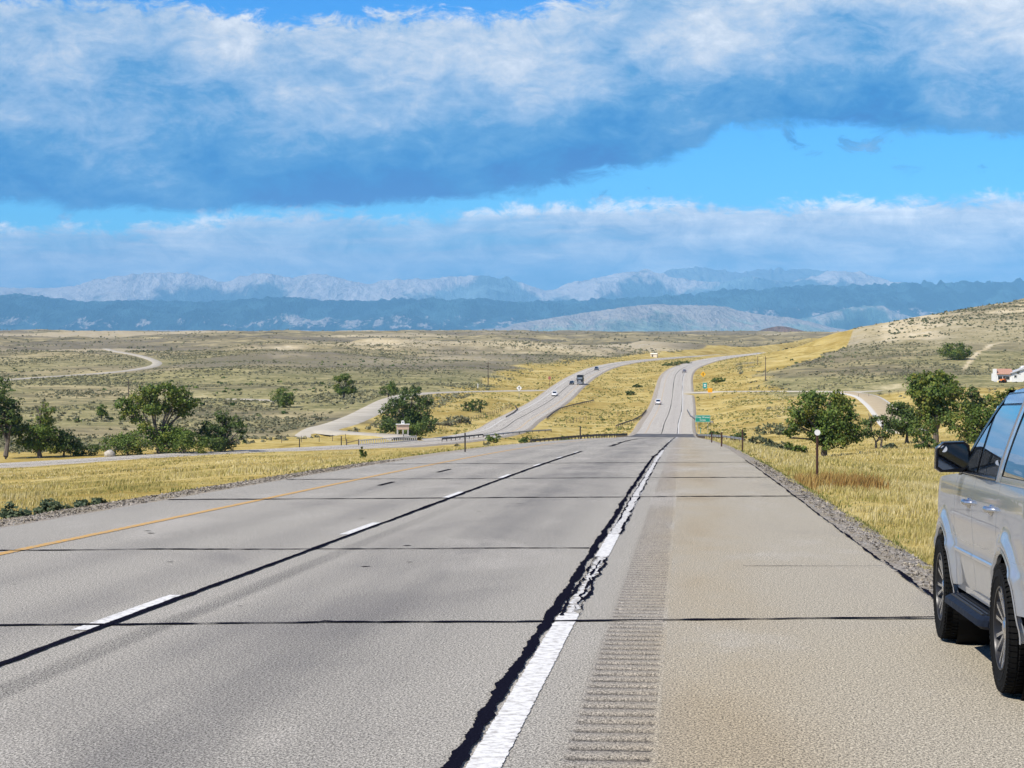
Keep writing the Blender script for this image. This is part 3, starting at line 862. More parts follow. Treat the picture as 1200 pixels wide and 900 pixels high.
def ribbon(name, C, S, offs, dz, mat, parent=None, s0=None, s1=None, smooth=True):
    """offs: lateral offsets, dz: height of each above the centre line"""
    m = np.ones(len(S), bool)
    if s0 is not None: m &= (S >= s0) & (S <= s1)
    T = np.gradient(C[:, :2], axis=0)
    T /= np.linalg.norm(T, axis=1)[:, None]
    C, T, S = C[m], T[m], S[m]
    k = len(offs)
    V = np.zeros((len(C), k, 3))
    uv = np.zeros((len(C), k, 2))
    for j, (o, h) in enumerate(zip(offs, dz)):
        V[:, j, 0] = C[:, 0] + T[:, 1] * o
        V[:, j, 1] = C[:, 1] - T[:, 0] * o
        V[:, j, 2] = C[:, 2] + h
        uv[:, j, 0] = o
        uv[:, j, 1] = S
    me = np_mesh(name, V.reshape(-1, 3), grid_faces(len(C), k)[:, ::-1], mat, smooth, uv=uv.reshape(-1, 2))
    # winding: make the faces look up
    n = me.polygons[0].normal.z
    if n < 0: me.flip_normals()
    return link(name, me, parent)


S_CAM = float(np.interp(0, HW[:, 1], HW_S))       # chainage of the camera on the highway


def hz(d): return float(np.interp(d, HW[:, 1], HW[:, 2]))
def hx(d): return float(np.interp(d, HW[:, 1], HW[:, 0]))


def strip_mesh(name, rows, mat, parent, lift):
    """rows: (d, left offset, right offset) along the highway -> a thin sheet lying on it"""
    A = np.array(rows)
    k = np.array([[hx(d) + a, d - a * DIR, hz(d) + lift] for d, a, b in A] + [[hx(d) + b, d - b * DIR, hz(d) + lift] for d, a, b in A])
    n = len(A)
    Fs = np.stack([np.arange(n - 1), np.arange(n - 1) + n, np.arange(1, n) + n, np.arange(1, n)], 1)
    uv = np.concatenate([A[:, [1, 0]], A[:, [2, 0]]])
    me = np_mesh(name, k, Fs, mat, False, uv=uv)
    return link(name, me, parent)


def build_roads():
    mr_near = mat_road('weathered_chip_seal', True)
    mr_far = mat_road('weathered_chip_seal_far', False)
    # gravel
    m, t, out = new_mat('gravel')
    co = t.add('ShaderNodeTexCoord').outputs['Object']
    v = t.add('ShaderNodeTexVoronoi', {'Vector': co, 'Scale': 26.0})
    n = t.noise(co, 1.2, 5, 0.6)
    n2 = t.noise(co, 40, 3, 0.7)
    c = t.mix(t.mr(v.outputs['Color'], 0.2, 0.8), (0.13, 0.115, 0.10), (0.48, 0.43, 0.365))
    c = t.mix(t.mr(n, 0.42, 0.65, 0, 0.6), c, (0.27, 0.225, 0.15))
    c = t.mix(t.mr(n2, 0.6, 0.7, 0, 0.6), c, (0.07, 0.06, 0.055))
    fin(t, out, c, 0.95, 0, t.bump(t.m('ADD', v.outputs[0], n2), 0.9, 0.03), 0.1)
    gravel = m
    m, t, out = new_mat('pale_dirt')
    co = t.add('ShaderNodeTexCoord').outputs['Object']
    n = t.noise(co, 0.12, 6, 0.6)
    c = t.mix(t.mr(n, 0.35, 0.65), (0.31, 0.28, 0.225), (0.41, 0.375, 0.31))
    fin(t, out, c, 0.95, 0, None, 0.1)
    dirt = m
    m, t, out = new_mat('ramp_surface')
    uv = t.add('ShaderNodeUVMap').outputs[0]
    L = t.add('ShaderNodeSeparateXYZ', {0: uv}).outputs[0]
    n = t.noise(uv, 0.4, 6, 0.6)
    e = t.mr(t.m('ABSOLUTE', L), 2.7, 3.3)
    c = t.mix(e, t.mix(t.mr(n, .35, .65), (0.34, 0.27, 0.17), (0.40, 0.33, 0.22)), (0.46, 0.44, 0.40))
    fin(t, out, c, 0.95, 0, None, 0.1)
    ramp_m = m
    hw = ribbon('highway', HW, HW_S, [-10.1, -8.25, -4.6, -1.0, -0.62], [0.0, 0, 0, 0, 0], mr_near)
    tag(hw, kind='structure')
    # milled rumble strip: near part cut groove by groove, far part plain
    rows, s = [], 5.0
    prof = [(0.0, 0.0), (0.012, -0.012), (0.05, -0.018), (0.085, -0.016), (0.12, -0.006), (0.15, 0.0)]
    while s < 60:
        for a, b in prof: rows.append((s + a, b))
        s += 0.295
    ds = np.array([r[0] for r in rows])
    offs = [-0.62, -0.595, -0.57, -0.46, -0.36, -0.26, -0.17, -0.145, -0.12]
    fade = [0, 0.0, 1, 1, 1, 1, 1, 0.0, 0]
    V = np.zeros((len(rows), len(offs), 3))
    jit = rng.normal(0, 0.0022, (len(rows), len(offs)))
    for j, (o, w) in enumerate(zip(offs, fade)):
        for i, (dd, h) in enumerate(rows):
            V[i, j] = (hx(dd) + o, dd - o * DIR, hz(dd) + w * (h + (jit[i, j] if h < -0.002 else 0)))
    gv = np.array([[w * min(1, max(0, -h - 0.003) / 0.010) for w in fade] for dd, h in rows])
    uv = np.stack([np.broadcast_to(np.array(offs)[None, :], V.shape[:2]), np.broadcast_to(ds[:, None], V.shape[:2])], 2)
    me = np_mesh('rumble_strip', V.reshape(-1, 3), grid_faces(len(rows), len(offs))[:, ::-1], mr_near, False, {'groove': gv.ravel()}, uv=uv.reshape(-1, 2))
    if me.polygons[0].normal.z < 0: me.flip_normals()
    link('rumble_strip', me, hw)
    sA, sB = S_CAM + 5.0 * math.hypot(1, DIR), S_CAM + ds[-1] * math.hypot(1, DIR)
    ribbon('shoulder_band', HW, HW_S, [-0.62, -0.12], [0, 0], mr_near, hw, HW_S[0], sA + 0.4)
    ribbon('shoulder_band', HW, HW_S, [-0.62, -0.12], [0, 0], mr_near, hw, sB - 1.6, HW_S[-1])
    ribbon('shoulder', HW, HW_S, [-0.12, 1.2, 2.36], [0, 0, -0.01], mr_near, hw)
    # gravel edges
    g = ribbon('gravel_shoulder', HW, HW_S, [2.36, 2.7, 3.0, 3.7], [-0.012, -0.05, -0.10, -0.6], gravel)
    tag(g, kind='structure')
    g = ribbon('gravel_shoulder', HW, HW_S, [-12.3, -11.5, -10.7, -10.1], [-0.6, -0.10, -0.04, -0.002], gravel)
    tag(g, kind='structure')
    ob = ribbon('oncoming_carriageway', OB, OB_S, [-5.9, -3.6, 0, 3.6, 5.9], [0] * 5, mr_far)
    tag(ob, kind='structure')
    tag(ribbon('gravel_shoulder', OB, OB_S, [-7.6, -6.6, -5.9], [-0.7, -0.12, -0.004], gravel), kind='structure')
    tag(ribbon('gravel_shoulder', OB, OB_S, [5.9, 6.6, 7.6], [-0.004, -0.12, -0.7], gravel), kind='structure')
    tag(ribbon('frontage_road', FRONT, FRONT_S, [-4.6, -3.4, 0, 3.4, 4.6], [-.6, 0.0, 0.04, 0.0, -.6], dirt), kind='structure')
    tag(ribbon('gravel_path', FRONT2, FRONT2_S, [-3.4, -2.4, 2.4, 3.4], [-.6, -.01, -.01, -.6], dirt), kind='structure')
    tag(ribbon('side_road', SIDE, SIDE_S, [-4.8, -3.6, 0, 3.6, 4.8], [-.6, 0.0, 0.03, 0.0, -.6], dirt), kind='structure')
    tag(ribbon('ramp_road', RAMP, RAMP_S, [-4.8, -3.6, 0, 3.6, 4.8], [-.6, 0.02, 0.05, 0.02, -.6], ramp_m), kind='structure')
    tag(ribbon('dirt_road', DIRT, DIRT_S, [-3.6, -2.3, 0, 2.3, 3.6], [-.8, 0.0, 0.05, 0.0, -.8], dirt), kind='structure')
    tag(ribbon('dirt_track', TRACK, TRACK_S, [-3.4, -2.2, 2.2, 3.4], [-.8, 0.0, 0.0, -.8], dirt), kind='structure')

    # ---------------- paint and tar
    def paint(name, col, wear, lo=0.4, hi=0.55):
        m, t, out = new_mat(name)
        uv = t.add('ShaderNodeUVMap').outputs[0]
        n = t.noise(uv, 14, 6, 0.7)
        n2 = t.noise(uv, 70, 3, 0.7)
        c = t.mix(t.mr(n, lo, hi, wear, 0), col, (0.27, 0.25, 0.225))
        c = t.mix(t.mr(n2, 0.58, 0.7, 0, 0.35), c, tuple(k * 0.45 for k in col))
        fin(t, out, c, 0.75, 0, t.bump(n2, 0.4, 0.004), 0.3)
        return m
    white = paint('white_road_paint', (0.62, 0.61, 0.585), 0.8, 0.38, 0.52)
    white_worn = paint('worn_white_road_paint', (0.60, 0.59, 0.565), 0.95, 0.42, 0.56)
    yellow = paint('yellow_road_paint', (0.50, 0.275, 0.045), 0.75)
    m, t, out = new_mat('tar')
    uv = t.add('ShaderNodeUVMap').outputs[0]
    n = t.noise(uv, 60, 4, 0.7)
    fin(t, out, t.mix(t.mr(n, 0.35, 0.7), (0.003, 0.0035, 0.008), (0.012, 0.012, 0.022)), t.mr(n, 0.3, 0.7, 0.75, 0.95), 0, t.bump(n, 0.6, 0.006), 0.0)
    tar = m
    rr = random.Random(3)

    def wob(d, seed, sc=1.0):
        return float(fbm(np.array([d / sc]), np.array([seed * 7.7]), 4, seed)[0] - 0.5)

    def dsteps(a, b, s0=0.03, k=0.0035):
        out, d = [], a
        while d < b:
            out.append(d)
            d += max(s0, d * k)
        out.append(b)
        return out
    # right edge line: whole, cracked, whole, cracked
    def edge(a, b, w0=-1.06, w1=-0.885, mat=white, jag=0.006):
        strip_mesh('edge_line', [(d, w0 + rr.uniform(-jag, jag), w1 + rr.uniform(-jag, jag)) for d in dsteps(a, b)], mat, hw, 0.006)
    edge(4.5, 17.3)
    edge(17.3, 24.2, -1.01, -0.92, white_worn, 0.03)
    edge(24.2, 28.6, -1.05, -0.89)
    edge(28.6, 150, -1.05, -0.88, white_worn, 0.03)
    edge(150, 2000, -1.08, -0.88)
    # tar along the edge line
    def seam(a, b, c0, w, seed, jag, lift=0.011, s0=0.03):
        rows = []
        lw, rw = 0.0, 0.0
        for d in dsteps(a, b, s0):
            lw = 0.75 * lw + rr.uniform(-jag, jag)
            rw = 0.75 * rw + rr.uniform(-jag, jag)
            c = c0(d) if callable(c0) else c0
            ww = w(d) if callable(w) else w
            rows.append((d, c - ww / 2 + lw + 0.05 * wob(d, seed, 1.6), c + ww / 2 + rw + 0.05 * wob(d, seed + 1, 1.1)))
        strip_mesh('tar_seam', rows, tar, hw, lift)
    seam(4.5, 36, -1.125, lambda d: float(np.interp(d, [4, 12, 22, 30, 36], [0.07, 0.08, 0.08, 0.085, 0.08])), 5, 0.010)
    seam(36, 80, -1.15, lambda d: float(np.interp(d, [36, 55, 80], [0.08, 0.09, 0.10])), 6, 0.014)
    seam(80, 260, lambda d: float(np.interp(d, [80, 100, 130, 260], [-1.16, -1.0, -0.95, -1.0])), lambda d: float(np.interp(d, [80, 260], [0.10, 0.14])), 7, 0.04)
    seam(260, 1400, -1.15, 0.15, 8, 0.03)
    # cracks through the flaked paint
    seam(17.1, 24.0, lambda d: -1.03 + 0.05 * wob(d, 3, 0.7), 0.018, 9, 0.010, 0.012)
    seam(17.2, 24.3, lambda d: -0.90 + 0.06 * wob(d, 4, 0.6), 0.018, 10, 0.010, 0.012)
    seam(17.4, 23.5, lambda d: -0.96 + 0.09 * wob(d, 2, 0.5), 0.012, 13, 0.010, 0.012)
    seam(28.6, 80, lambda d: -0.89 + 0.08 * wob(d, 11, 0.9), 0.022, 11, 0.012, 0.012)
    seam(29, 75, lambda d: -1.03 + 0.08 * wob(d, 12, 0.9), 0.012, 12, 0.010, 0.012)
    # lane joint: tar line and the dashes beside it
    seam(4.5, 93, -4.66, lambda d: float(np.interp(d, [5, 14, 30, 93], [0.07, 0.075, 0.08, 0.14])), 14, 0.006)
    seam(112, 240, lambda d: float(np.interp(d, [112, 170, 240], [-4.0, -4.5, -4.66])), lambda d: 0.26 if int(d / 7) % 3 else 0.1, 15, 0.05)
    seam(240, 1500, -4.66, 0.17, 16, 0.03)
    for a in (15.55, 28.05, 40.2, 52.4, 64.6, 76.8, 89.0):
        strip_mesh('lane_dash', [(d, -4.845 + rr.uniform(-.004, .004), -4.715 + rr.uniform(-.004, .004)) for d in dsteps(a, a + 3.05)], white, hw, 0.006)
    strip_mesh('yellow_line', [(d, -8.33 + rr.uniform(-.008, .008) + 0.02 * wob(d, 21, 9), -8.18 + rr.uniform(-.008, .008) + 0.02 * wob(d, 21, 9)) for d in dsteps(4.5, 260, 0.05)], yellow, hw, 0.006)
    strip_mesh('yellow_line', [(d, -8.31, -8.19) for d in dsteps(440, 1900, 2)], yellow, hw, 0.01)
    # transverse joints, a little skew
    for dl, dr, l0, l1, w in ((16.45, 17.35, -10.1, 2.36, 0.085), (25.5, 26.35, -10.1, -1.2, 0.10), (40.6, 42.3, -10.1, 2.75, 0.20), (52.5, 54.5, -10.1, 2.36, 0.22), (69, 72, -10.1, 2.36, 0.3), (22.6, 22.9, 0.7, 2.3, 0.03)):
        n = 90
        Lx = np.linspace(l0, l1, n)
        P = []
        for L in Lx:
            d = dl + (dr - dl) * (L + 4.2) / 7.8
            e = 0.30 * wob(L, 31 + int(dl), 1.6) + 0.07 * wob(L, 51 + int(dl), 0.25)
            hw_ = w / 2 * (1 + 0.4 * rr.uniform(-1, 1) + 1.0 * wob(L, 71 + int(dl), 0.9))
            P.append((d + e - hw_, d + e + hw_, L))
        V = [[hx(a) + L, a, hz(a + L * DIR) + 0.009] for a, b, L in P] + [[hx(b) + L, b, hz(b + L * DIR) + 0.009] for a, b, L in P]
        Fs = np.stack([np.arange(n - 1), np.arange(1, n), np.arange(1, n) + n, np.arange(n - 1) + n], 1)
        me = np_mesh('expansion_joint', V, Fs, tar, uv=[(v[0], v[1]) for v in V])
        link('expansion_joint', me, hw)
    # small cracks, dark scars, and the crack along the pavement edge
    for a, b, c, w in ((9, 19, 2.40, 0.02), (19, 24, 2.38, 0.025), (24, 75, 2.34, 0.03)):
        seam(a, b, c, w, 40 + int(a), 0.012, 0.009, 0.08)
    for d0, L0, ln in ((46.5, -7.1, 2.4), (57, -7.0, 3.2)):
        strip_mesh('tar_seam', [(d, L0 - 0.05, L0 + 0.06) for d in dsteps(d0, d0 + ln, .2)], tar, hw, 0.01)
    for k in range(26):
        d0, L0 = rr.uniform(9, 60), rr.uniform(-7.8, 2.0)
        w = rr.uniform(0.02, 0.07)
        if abs(L0 + 1.0) < .35 or abs(L0 + 4.66) < .3: continue
        n = 9
        pts = [(hx(d0) + L0 + w * math.cos(q * 2 * math.pi / n) * rr.uniform(.6, 1.3), d0 + .7 * w * math.sin(q * 2 * math.pi / n), 0) for q in range(n)]
        mb = MB()
        mb.poly([(x, y, hz(y + L0 * DIR) + 0.006) for x, y, z in pts])
        mb.build('tar_spot', tar, hw)
    # darker resurfaced strip across the foot of the grade
    m, t, out = new_mat('dark_asphalt')
    uv = t.add('ShaderNodeUVMap').outputs[0]
    n = t.noise(t.mapping(uv, (1, .1, 1)), 0.6, 6, 0.65)
    fin(t, out, t.mix(t.mr(n, 0.35, 0.65), (0.045, 0.044, 0.045), (0.12, 0.112, 0.105)), 0.85, 0, None, 0.3)
    strip_mesh('asphalt_patch', [(d, -10.0, 2.3) for d in dsteps(348, 436, 2)], m, hw, 0.03)
    # oncoming carriageway lines
    for o in (-3.75, 3.75):
        ribbon('edge_line', OB, OB_S, [o - 0.1, o + 0.1], [0.015, 0.015], white if o < 0 else yellow, ob)
    ribbon('tar_seam', OB, OB_S, [-0.12, 0.12], [0.015, 0.015], tar, ob)


build_roads()
# ------------------------------------------------------------------ foliage
def mat_leaf(name, dark, light, yellow, ymix=0.25, scale=0.35, trans=0.25):
    m, t, out = new_mat(name)
    geo = t.add('ShaderNodeNewGeometry')
    co = t.add('ShaderNodeTexCoord').outputs['Object']
    n = t.noise(co, scale, 4, 0.6)
    rnd = geo.outputs['Random Per Island']
    c = t.mix(rnd, dark, light)
    c = t.mix(t.mr(t.m('ADD', n, t.m('MULTIPLY', t.m('SUBTRACT', rnd, 0.5), 0.25)), 0.5, 0.68, 0, ymix * 2), c, yellow)
    p = t.add('ShaderNodeBsdfPrincipled', {'Base Color': c, 'Roughness': 0.6, 'Specular IOR Level': 0.25})
    tr = t.add('ShaderNodeBsdfTranslucent', {'Color': c})
    mx = t.add('ShaderNodeMixShader', {0: trans, 1: p.outputs[0], 2: tr.outputs[0]})
    t.t.links.new(mx.outputs[0], out.inputs['Surface'])
    return m


BARK = simple('bark', (0.115, 0.095, 0.078), 0.95, var=0.35, scale=2.0, bump=0.6)
LEAF = mat_leaf('cottonwood_leaf', (0.048, 0.090, 0.018), (0.165, 0.235, 0.042), (0.26, 0.225, 0.034), 0.3, trans=0.35)
LEAF_DARK = mat_leaf('dark_leaf', (0.030, 0.058, 0.016), (0.12, 0.175, 0.038), (0.13, 0.14, 0.026), 0.18, trans=0.3)
LEAF_GREY = mat_leaf('grey_green_leaf', (0.060, 0.078, 0.040), (0.145, 0.165, 0.085), (0.19, 0.175, 0.07), 0.2)
LEAF_SAGE = mat_leaf('sage_leaf', (0.135, 0.138, 0.075), (0.26, 0.25, 0.145), (0.29, 0.24, 0.12), 0.25, 0.05)
LEAF_BLUE = mat_leaf('blue_green_weed', (0.035, 0.060, 0.030), (0.105, 0.140, 0.075), (0.16, 0.155, 0.06), 0.2, 1.5)


def leaf_quads(C, N, size, rg, aspect=1.0):
    """quads centred at C facing roughly along N"""
    n = len(C)
    N = N + rg.normal(0, 0.55, (n, 3))
    N /= np.linalg.norm(N, axis=1)[:, None] + 1e-9
    a = np.cross(N, rg.normal(0, 1, (n, 3)))
    a /= np.linalg.norm(a, axis=1)[:, None] + 1e-9
    b = np.cross(N, a)
    s = (size * rg.uniform(0.6, 1.35, n))[:, None]
    V = np.stack([C - a * s - b * s * aspect * .5, C + a * s * .35 - b * s * aspect, C + a * s + b * s * aspect * .4, C - a * s * .3 + b * s * aspect], 1)
    return V.reshape(-1, 3), np.arange(4 * n).reshape(n, 4)


def crown_mesh(name, clumps, leaf, count, rg, mat, sub=14):
    """clumps: (x, y, z, rx, rz) ellipsoids, filled with leafy sprays and gaps"""
    Cs, Ns = [], []
    vol = sum(c[3] * c[3] * c[4] for c in clumps)
    for x, y, z, rx, rz in clumps:
        k = max(3, int(sub * (rx * rx * rz / vol * len(clumps)) ** 0.6))
        n = max(12, int(count * rx * rx * rz / vol))
        d = rg.normal(0, 1, (k, 3))
        d /= np.linalg.norm(d, axis=1)[:, None]
        rr = rg.uniform(0.35, 1.0, k) ** 0.55
        sc = d * rr[:, None] * np.array([rx, rx, rz]) + np.array([x, y, z])
        which = rg.integers(0, k, n)
        sig = 0.24 * (rx * rx * rz) ** (1 / 3)
        p = sc[which] + rg.normal(0, 1, (n, 3)) * sig * np.array([1, 1, 0.72])
        Cs.append(p)
        nn = p - np.array([x, y, z - rz * 0.5])
        Ns.append(nn / (np.linalg.norm(nn, axis=1)[:, None] + 1e-6))
    C, N = np.concatenate(Cs), np.concatenate(Ns)
    C[:, 2] = np.maximum(C[:, 2], 0.08)
    V, Fq = leaf_quads(C, N, leaf, rg, 0.8)
    return np_mesh(name, V, Fq, mat)


def tree(name, label, px, d, h, clumps, seed, leaf=None, count=2600, mat=None, cat='tree', group=None, trunk=0.045, stems=1, lean=0.0, bare=()):
    """clumps in fractions of the height: (x, z, rx, rz) ; trunk and limbs reach into each of them"""
    rg = np.random.default_rng(seed)
    p = at(px, d)
    o = thing(name, label, cat, (p.x, p.y, p.z - 0.15), 0, group)
    cl = []
    for x, z, rx, rz in clumps:
        cl.append((x * h, rg.uniform(-0.25, 0.25) * h * 0.6, z * h, rx * h, rz * h))
    mb = MB()
    r0 = trunk * h
    for sidx in range(stems):
        bx = (sidx - (stems - 1) / 2) * r0 * 2.6
        fork = Vector((bx + lean * h * 0.3 + rg.normal(0, .02) * h, rg.normal(0, .02) * h, 0.24 * h * rg.uniform(.8, 1.2)))
        mb.tube([(bx, 0, -0.3), (bx * 1.05, 0, 0.05 * h), fork], [r0 * 1.12 / stems ** .5, r0 / stems ** .5, r0 * 0.72 / stems ** .5], 7)
        mine = [c for k, c in enumerate(cl) if k % stems == sidx]
        for c in mine:
            e = Vector((c[0], c[1], c[2]))
            mid = fork.lerp(e, 0.5) + Vector((rg.normal(0, .03), rg.normal(0, .03), 0.02)) * h
            mb.tube([fork - Vector((0, 0, 0.03 * h)), mid, e], [r0 * 0.55 / stems ** .5, r0 * 0.33 / stems ** .5, r0 * 0.12], 5)
            for q in range(3):
                e2 = e + Vector((rg.normal(0, .8) * c[3], rg.normal(0, .8) * c[3], rg.uniform(-.2, .9) * c[4]))
                mb.tube([mid.lerp(e, rg.uniform(.3, .9)), e2], [r0 * 0.16, r0 * 0.05], 4)
    for (x0, z0, x1, z1, x2, z2) in bare:      # dead snags above the leaves
        a, b, c = [Vector((x * h, 0.02 * h, z * h)) for x, z in ((x0, z0), (x1, z1), (x2, z2))]
        mb.tube([a, b, c], [r0 * .5, r0 * .35, r0 * .1], 5)
        for q in range(4):
            s = b.lerp(c, rg.uniform(0, .8))
            mb.tube([s, s + Vector((rg.normal(0, .06), rg.normal(0, .04), rg.uniform(.02, .08))) * h], [r0 * .16, r0 * .05], 4)
    mb.build('trunk', BARK, o, smooth=True)
    link('crown', crown_mesh('crown', cl, (leaf or 0.026 * h) * 0.74, int(count * 1.7), rg, mat or LEAF, 20), o)
    return o


def bush(name, label, px, d, w, h, seed, mat=None, cat='shrub', group=None, count=420, leaf=None):
    rg = np.random.default_rng(seed)
    p = at(px, d)
    o = thing(name, label, cat, (p.x, p.y, p.z - 0.06), 0, group)
    n = max(3, int(2 + w / max(h, 0.3) * 1.5))
    cl = []
    for k in range(n):
        f = (k + 0.5) / n - 0.5
        hh = h * rg.uniform(0.65, 1.0) * (1 - 1.1 * f * f)
        cl.append((f * w * 0.8, rg.normal(0, .12) * w, hh * 0.5, w / n * 0.75, hh * 0.52))
    mb = MB()
    for c in cl:
        for q in range(2):
            mb.tube([(c[0] * 0.5, c[1] * .5, -.1), (c[0] + rg.normal(0, .1) * w, c[1], c[2] + c[4] * rg.uniform(0.2, .8))], [0.025 * h, 0.008 * h], 4)
    mb.build('stem', BARK, o)['kind'] = 'stuff'
    link('foliage', crown_mesh('foliage', cl, leaf or max(0.05, 0.075 * h), count, rg, mat or LEAF_GREY, 8), o)
    return o


GT_L = 'cottonwoods along the creek on the left'
GT_R = 'cottonwoods in the pasture on the right'


def build_trees():
    D = 334
    tree('cottonwood_tree', 'tall dark tree with a bare twisted trunk at the left end of the creek', 6, 326, 13.6,
         [(-.05, .92, .09, .07), (-.10, .76, .15, .10), (.05, .66, .13, .09), (-.02, .55, .20, .10), (.12, .52, .12, .08), (-.12, .42, .17, .09), (.03, .36, .17, .08)], 101, mat=LEAF_DARK, count=3000, leaf=0.24, group=GT_L, trunk=.032)
    tree('cottonwood_tree', 'tree with a bare dead branch standing up from its top, near the dark left tree', 46, 328, 9.4,
         [(.17, .86, .13, .12), (.05, .64, .18, .11), (-.22, .50, .18, .12), (0, .46, .24, .13), (.22, .42, .18, .12), (-.30, .28, .17, .12), (-.05, .25, .24, .13), (.24, .22, .18, .11)], 102, mat=LEAF, count=3200, leaf=0.22, group=GT_L, bare=((0, .55, .02, .8, .09, 1.0), (.02, .7, -.02, .82, -.07, .9)))
    tree('shrub_tree', 'small black-green leafy tree beside the pale creek bank', 74, 330, 4.6, [(-.25, .45, .3, .3), (.2, .6, .3, .3), (.05, .75, .25, .2), (.35, .35, .3, .28)], 103, mat=LEAF_DARK, count=1300, leaf=0.2, group=GT_L)
    tree('cottonwood_tree', 'broad spreading cottonwood, the largest tree left of the highway', 186, 336, 11.6,
         [(-.52, .70, .14, .10), (-.34, .78, .16, .12), (-.12, .88, .18, .12), (.10, .93, .17, .10), (.27, .86, .18, .12), (.42, .76, .15, .10), (-.42, .56, .15, .10), (-.05, .68, .20, .12), (.22, .66, .16, .10), (.36, .60, .12, .09), (-.18, .38, .16, .09), (.10, .30, .22, .13), (.30, .26, .2, .13), (-.02, .18, .16, .12)], 104, count=5600, leaf=0.26, group=GT_L, lean=-.1, trunk=.04)
    tree('shrub_tree', 'round bright green bush at the left foot of the broad cottonwood', 149, 331, 4.4, [(-.55, .4, .4, .35), (0, .5, .5, .38), (.5, .42, .4, .35)], 105, count=1700, leaf=0.2, group=GT_L)
    tree('shrub_tree', 'low green thicket at the right foot of the broad cottonwood', 213, 333, 4.4, [(-.5, .45, .45, .38), (.1, .55, .5, .4), (.65, .4, .4, .32)], 106, count=1700, leaf=0.2, group=GT_L)
    tree('cottonwood_tree', 'leaning dark tree with an open arching limb right of the broad cottonwood', 258, 338, 7.6,
         [(-.36, .40, .2, .18), (-.22, .62, .18, .14), (.02, .86, .16, .12), (.14, .74, .18, .14), (.36, .72, .16, .13), (.50, .58, .15, .13), (.52, .34, .10, .1), (.02, .50, .22, .16), (-.12, .26, .28, .18), (.12, .22, .2, .15)], 107, mat=LEAF_DARK, count=3000, leaf=0.22, group=GT_L, lean=.1)
    tree('shrub_tree', 'dark bush next to the pale boulder on the creek bank', 100, 332, 2.4, [(-.5, .4, .5, .4), (.4, .45, .5, .4)], 108, mat=LEAF_DARK, count=800, leaf=0.16, group=GT_L)
    tree('cottonwood_tree', 'small slender green tree on the sage slope above the creek', 119, 500, 4.4, [(0, .7, .22, .25), (.08, .4, .24, .25), (-.1, .45, .2, .2)], 109, count=900, leaf=0.2)
    # on the plain between the dirt track and the frontage road
    tree('cottonwood_tree', 'lone round tree at the end of the pale dirt track', 332, 585, 6.2, [(-.35, .55, .3, .26), (0, .75, .3, .22), (.3, .5, .28, .28), (.1, .35, .4, .28), (.4, .28, .2, .18)], 110, count=1500, leaf=0.24)
    tree('cottonwood_tree', 'pale trunked tree with two leafy tiers on the sage plain', 403, 640, 8.2, [(-.2, .75, .2, .13), (.05, .85, .2, .13), (.2, .66, .2, .12), (-.28, .4, .2, .16), (.22, .34, .26, .18), (-.1, .28, .2, .15)], 111, count=2000, leaf=0.26)
    tree('cottonwood_tree', 'yellow-green tree just above the bend of the frontage road', 455, 640, 5.8, [(-.32, .45, .2, .25), (.1, .72, .28, .22), (.25, .45, .3, .3)], 112, count=1300, leaf=0.24)
    tree('cottonwood_tree', 'low sparse tree right of the yellow-green tree above the bend', 481, 655, 4.6, [(-.45, .4, .3, .3), (.15, .6, .22, .28), (.6, .5, .3, .22)], 113, mat=LEAF_DARK, count=900, leaf=0.24)
    tree('cottonwood_tree', 'dense dark cottonwood behind the roadside information board', 478, 424, 10.4,
         [(-.46, .52, .18, .14), (-.30, .68, .18, .14), (-.08, .76, .18, .13), (.10, .88, .15, .12), (.24, .72, .18, .14), (.44, .78, .12, .10), (.30, .48, .2, .15), (-.34, .32, .2, .16), (0, .50, .26, .2), (.42, .30, .18, .14), (-.02, .26, .26, .18), (.24, .22, .2, .16), (-.44, .2, .14, .12)], 114, mat=LEAF_DARK, count=5200, leaf=0.26, trunk=.05)
    tree('shrub_tree', 'yellowish bush at the foot of the dark cottonwood by the board', 487, 417, 3.4, [(-.3, .5, .35, .4), (.2, .65, .3, .3)], 115, count=600, leaf=0.2)
    # right
    tree('cottonwood_tree', 'full green cottonwood in the grass directly behind the tall reflector post', 966, 232, 7.9,
         [(-.36, .72, .18, .14), (-.14, .84, .2, .14), (.12, .86, .2, .13), (.30, .74, .18, .14), (-.42, .50, .14, .12), (-.16, .60, .22, .16), (.14, .60, .24, .17), (.40, .52, .17, .14), (.46, .34, .14, .12), (-.02, .38, .22, .15), (.22, .34, .22, .16), (.02, .22, .14, .12), (-.46, .30, .10, .12)], 116, count=5200, leaf=0.2, trunk=.05, group=GT_R, lean=.08)
    tree('cottonwood_tree', 'small thin tree with two bare trunks beside the full green cottonwood', 1030, 262, 4.6,
         [(-.25, .78, .24, .16), (.08, .88, .2, .12), (.32, .72, .22, .18), (-.3, .5, .2, .18), (.2, .5, .26, .18)], 117, mat=LEAF_DARK, count=1100, leaf=0.16, trunk=.05, stems=2, group=GT_R, bare=((-.2, .5, -.22, .8, -.3, 1.05), (.3, .6, .34, .85, .4, 1.08)))
    tree('cottonwood_tree', 'dark tree with a leaning trunk at the left of the pasture clump', 1063, 285, 6.4,
         [(-.2, .80, .22, .16), (.06, .70, .24, .18), (.18, .50, .2, .16), (-.16, .5, .22, .18), (-.06, .32, .18, .12)], 118, mat=LEAF_DARK, count=2000, leaf=0.2, group=GT_R, lean=.05)
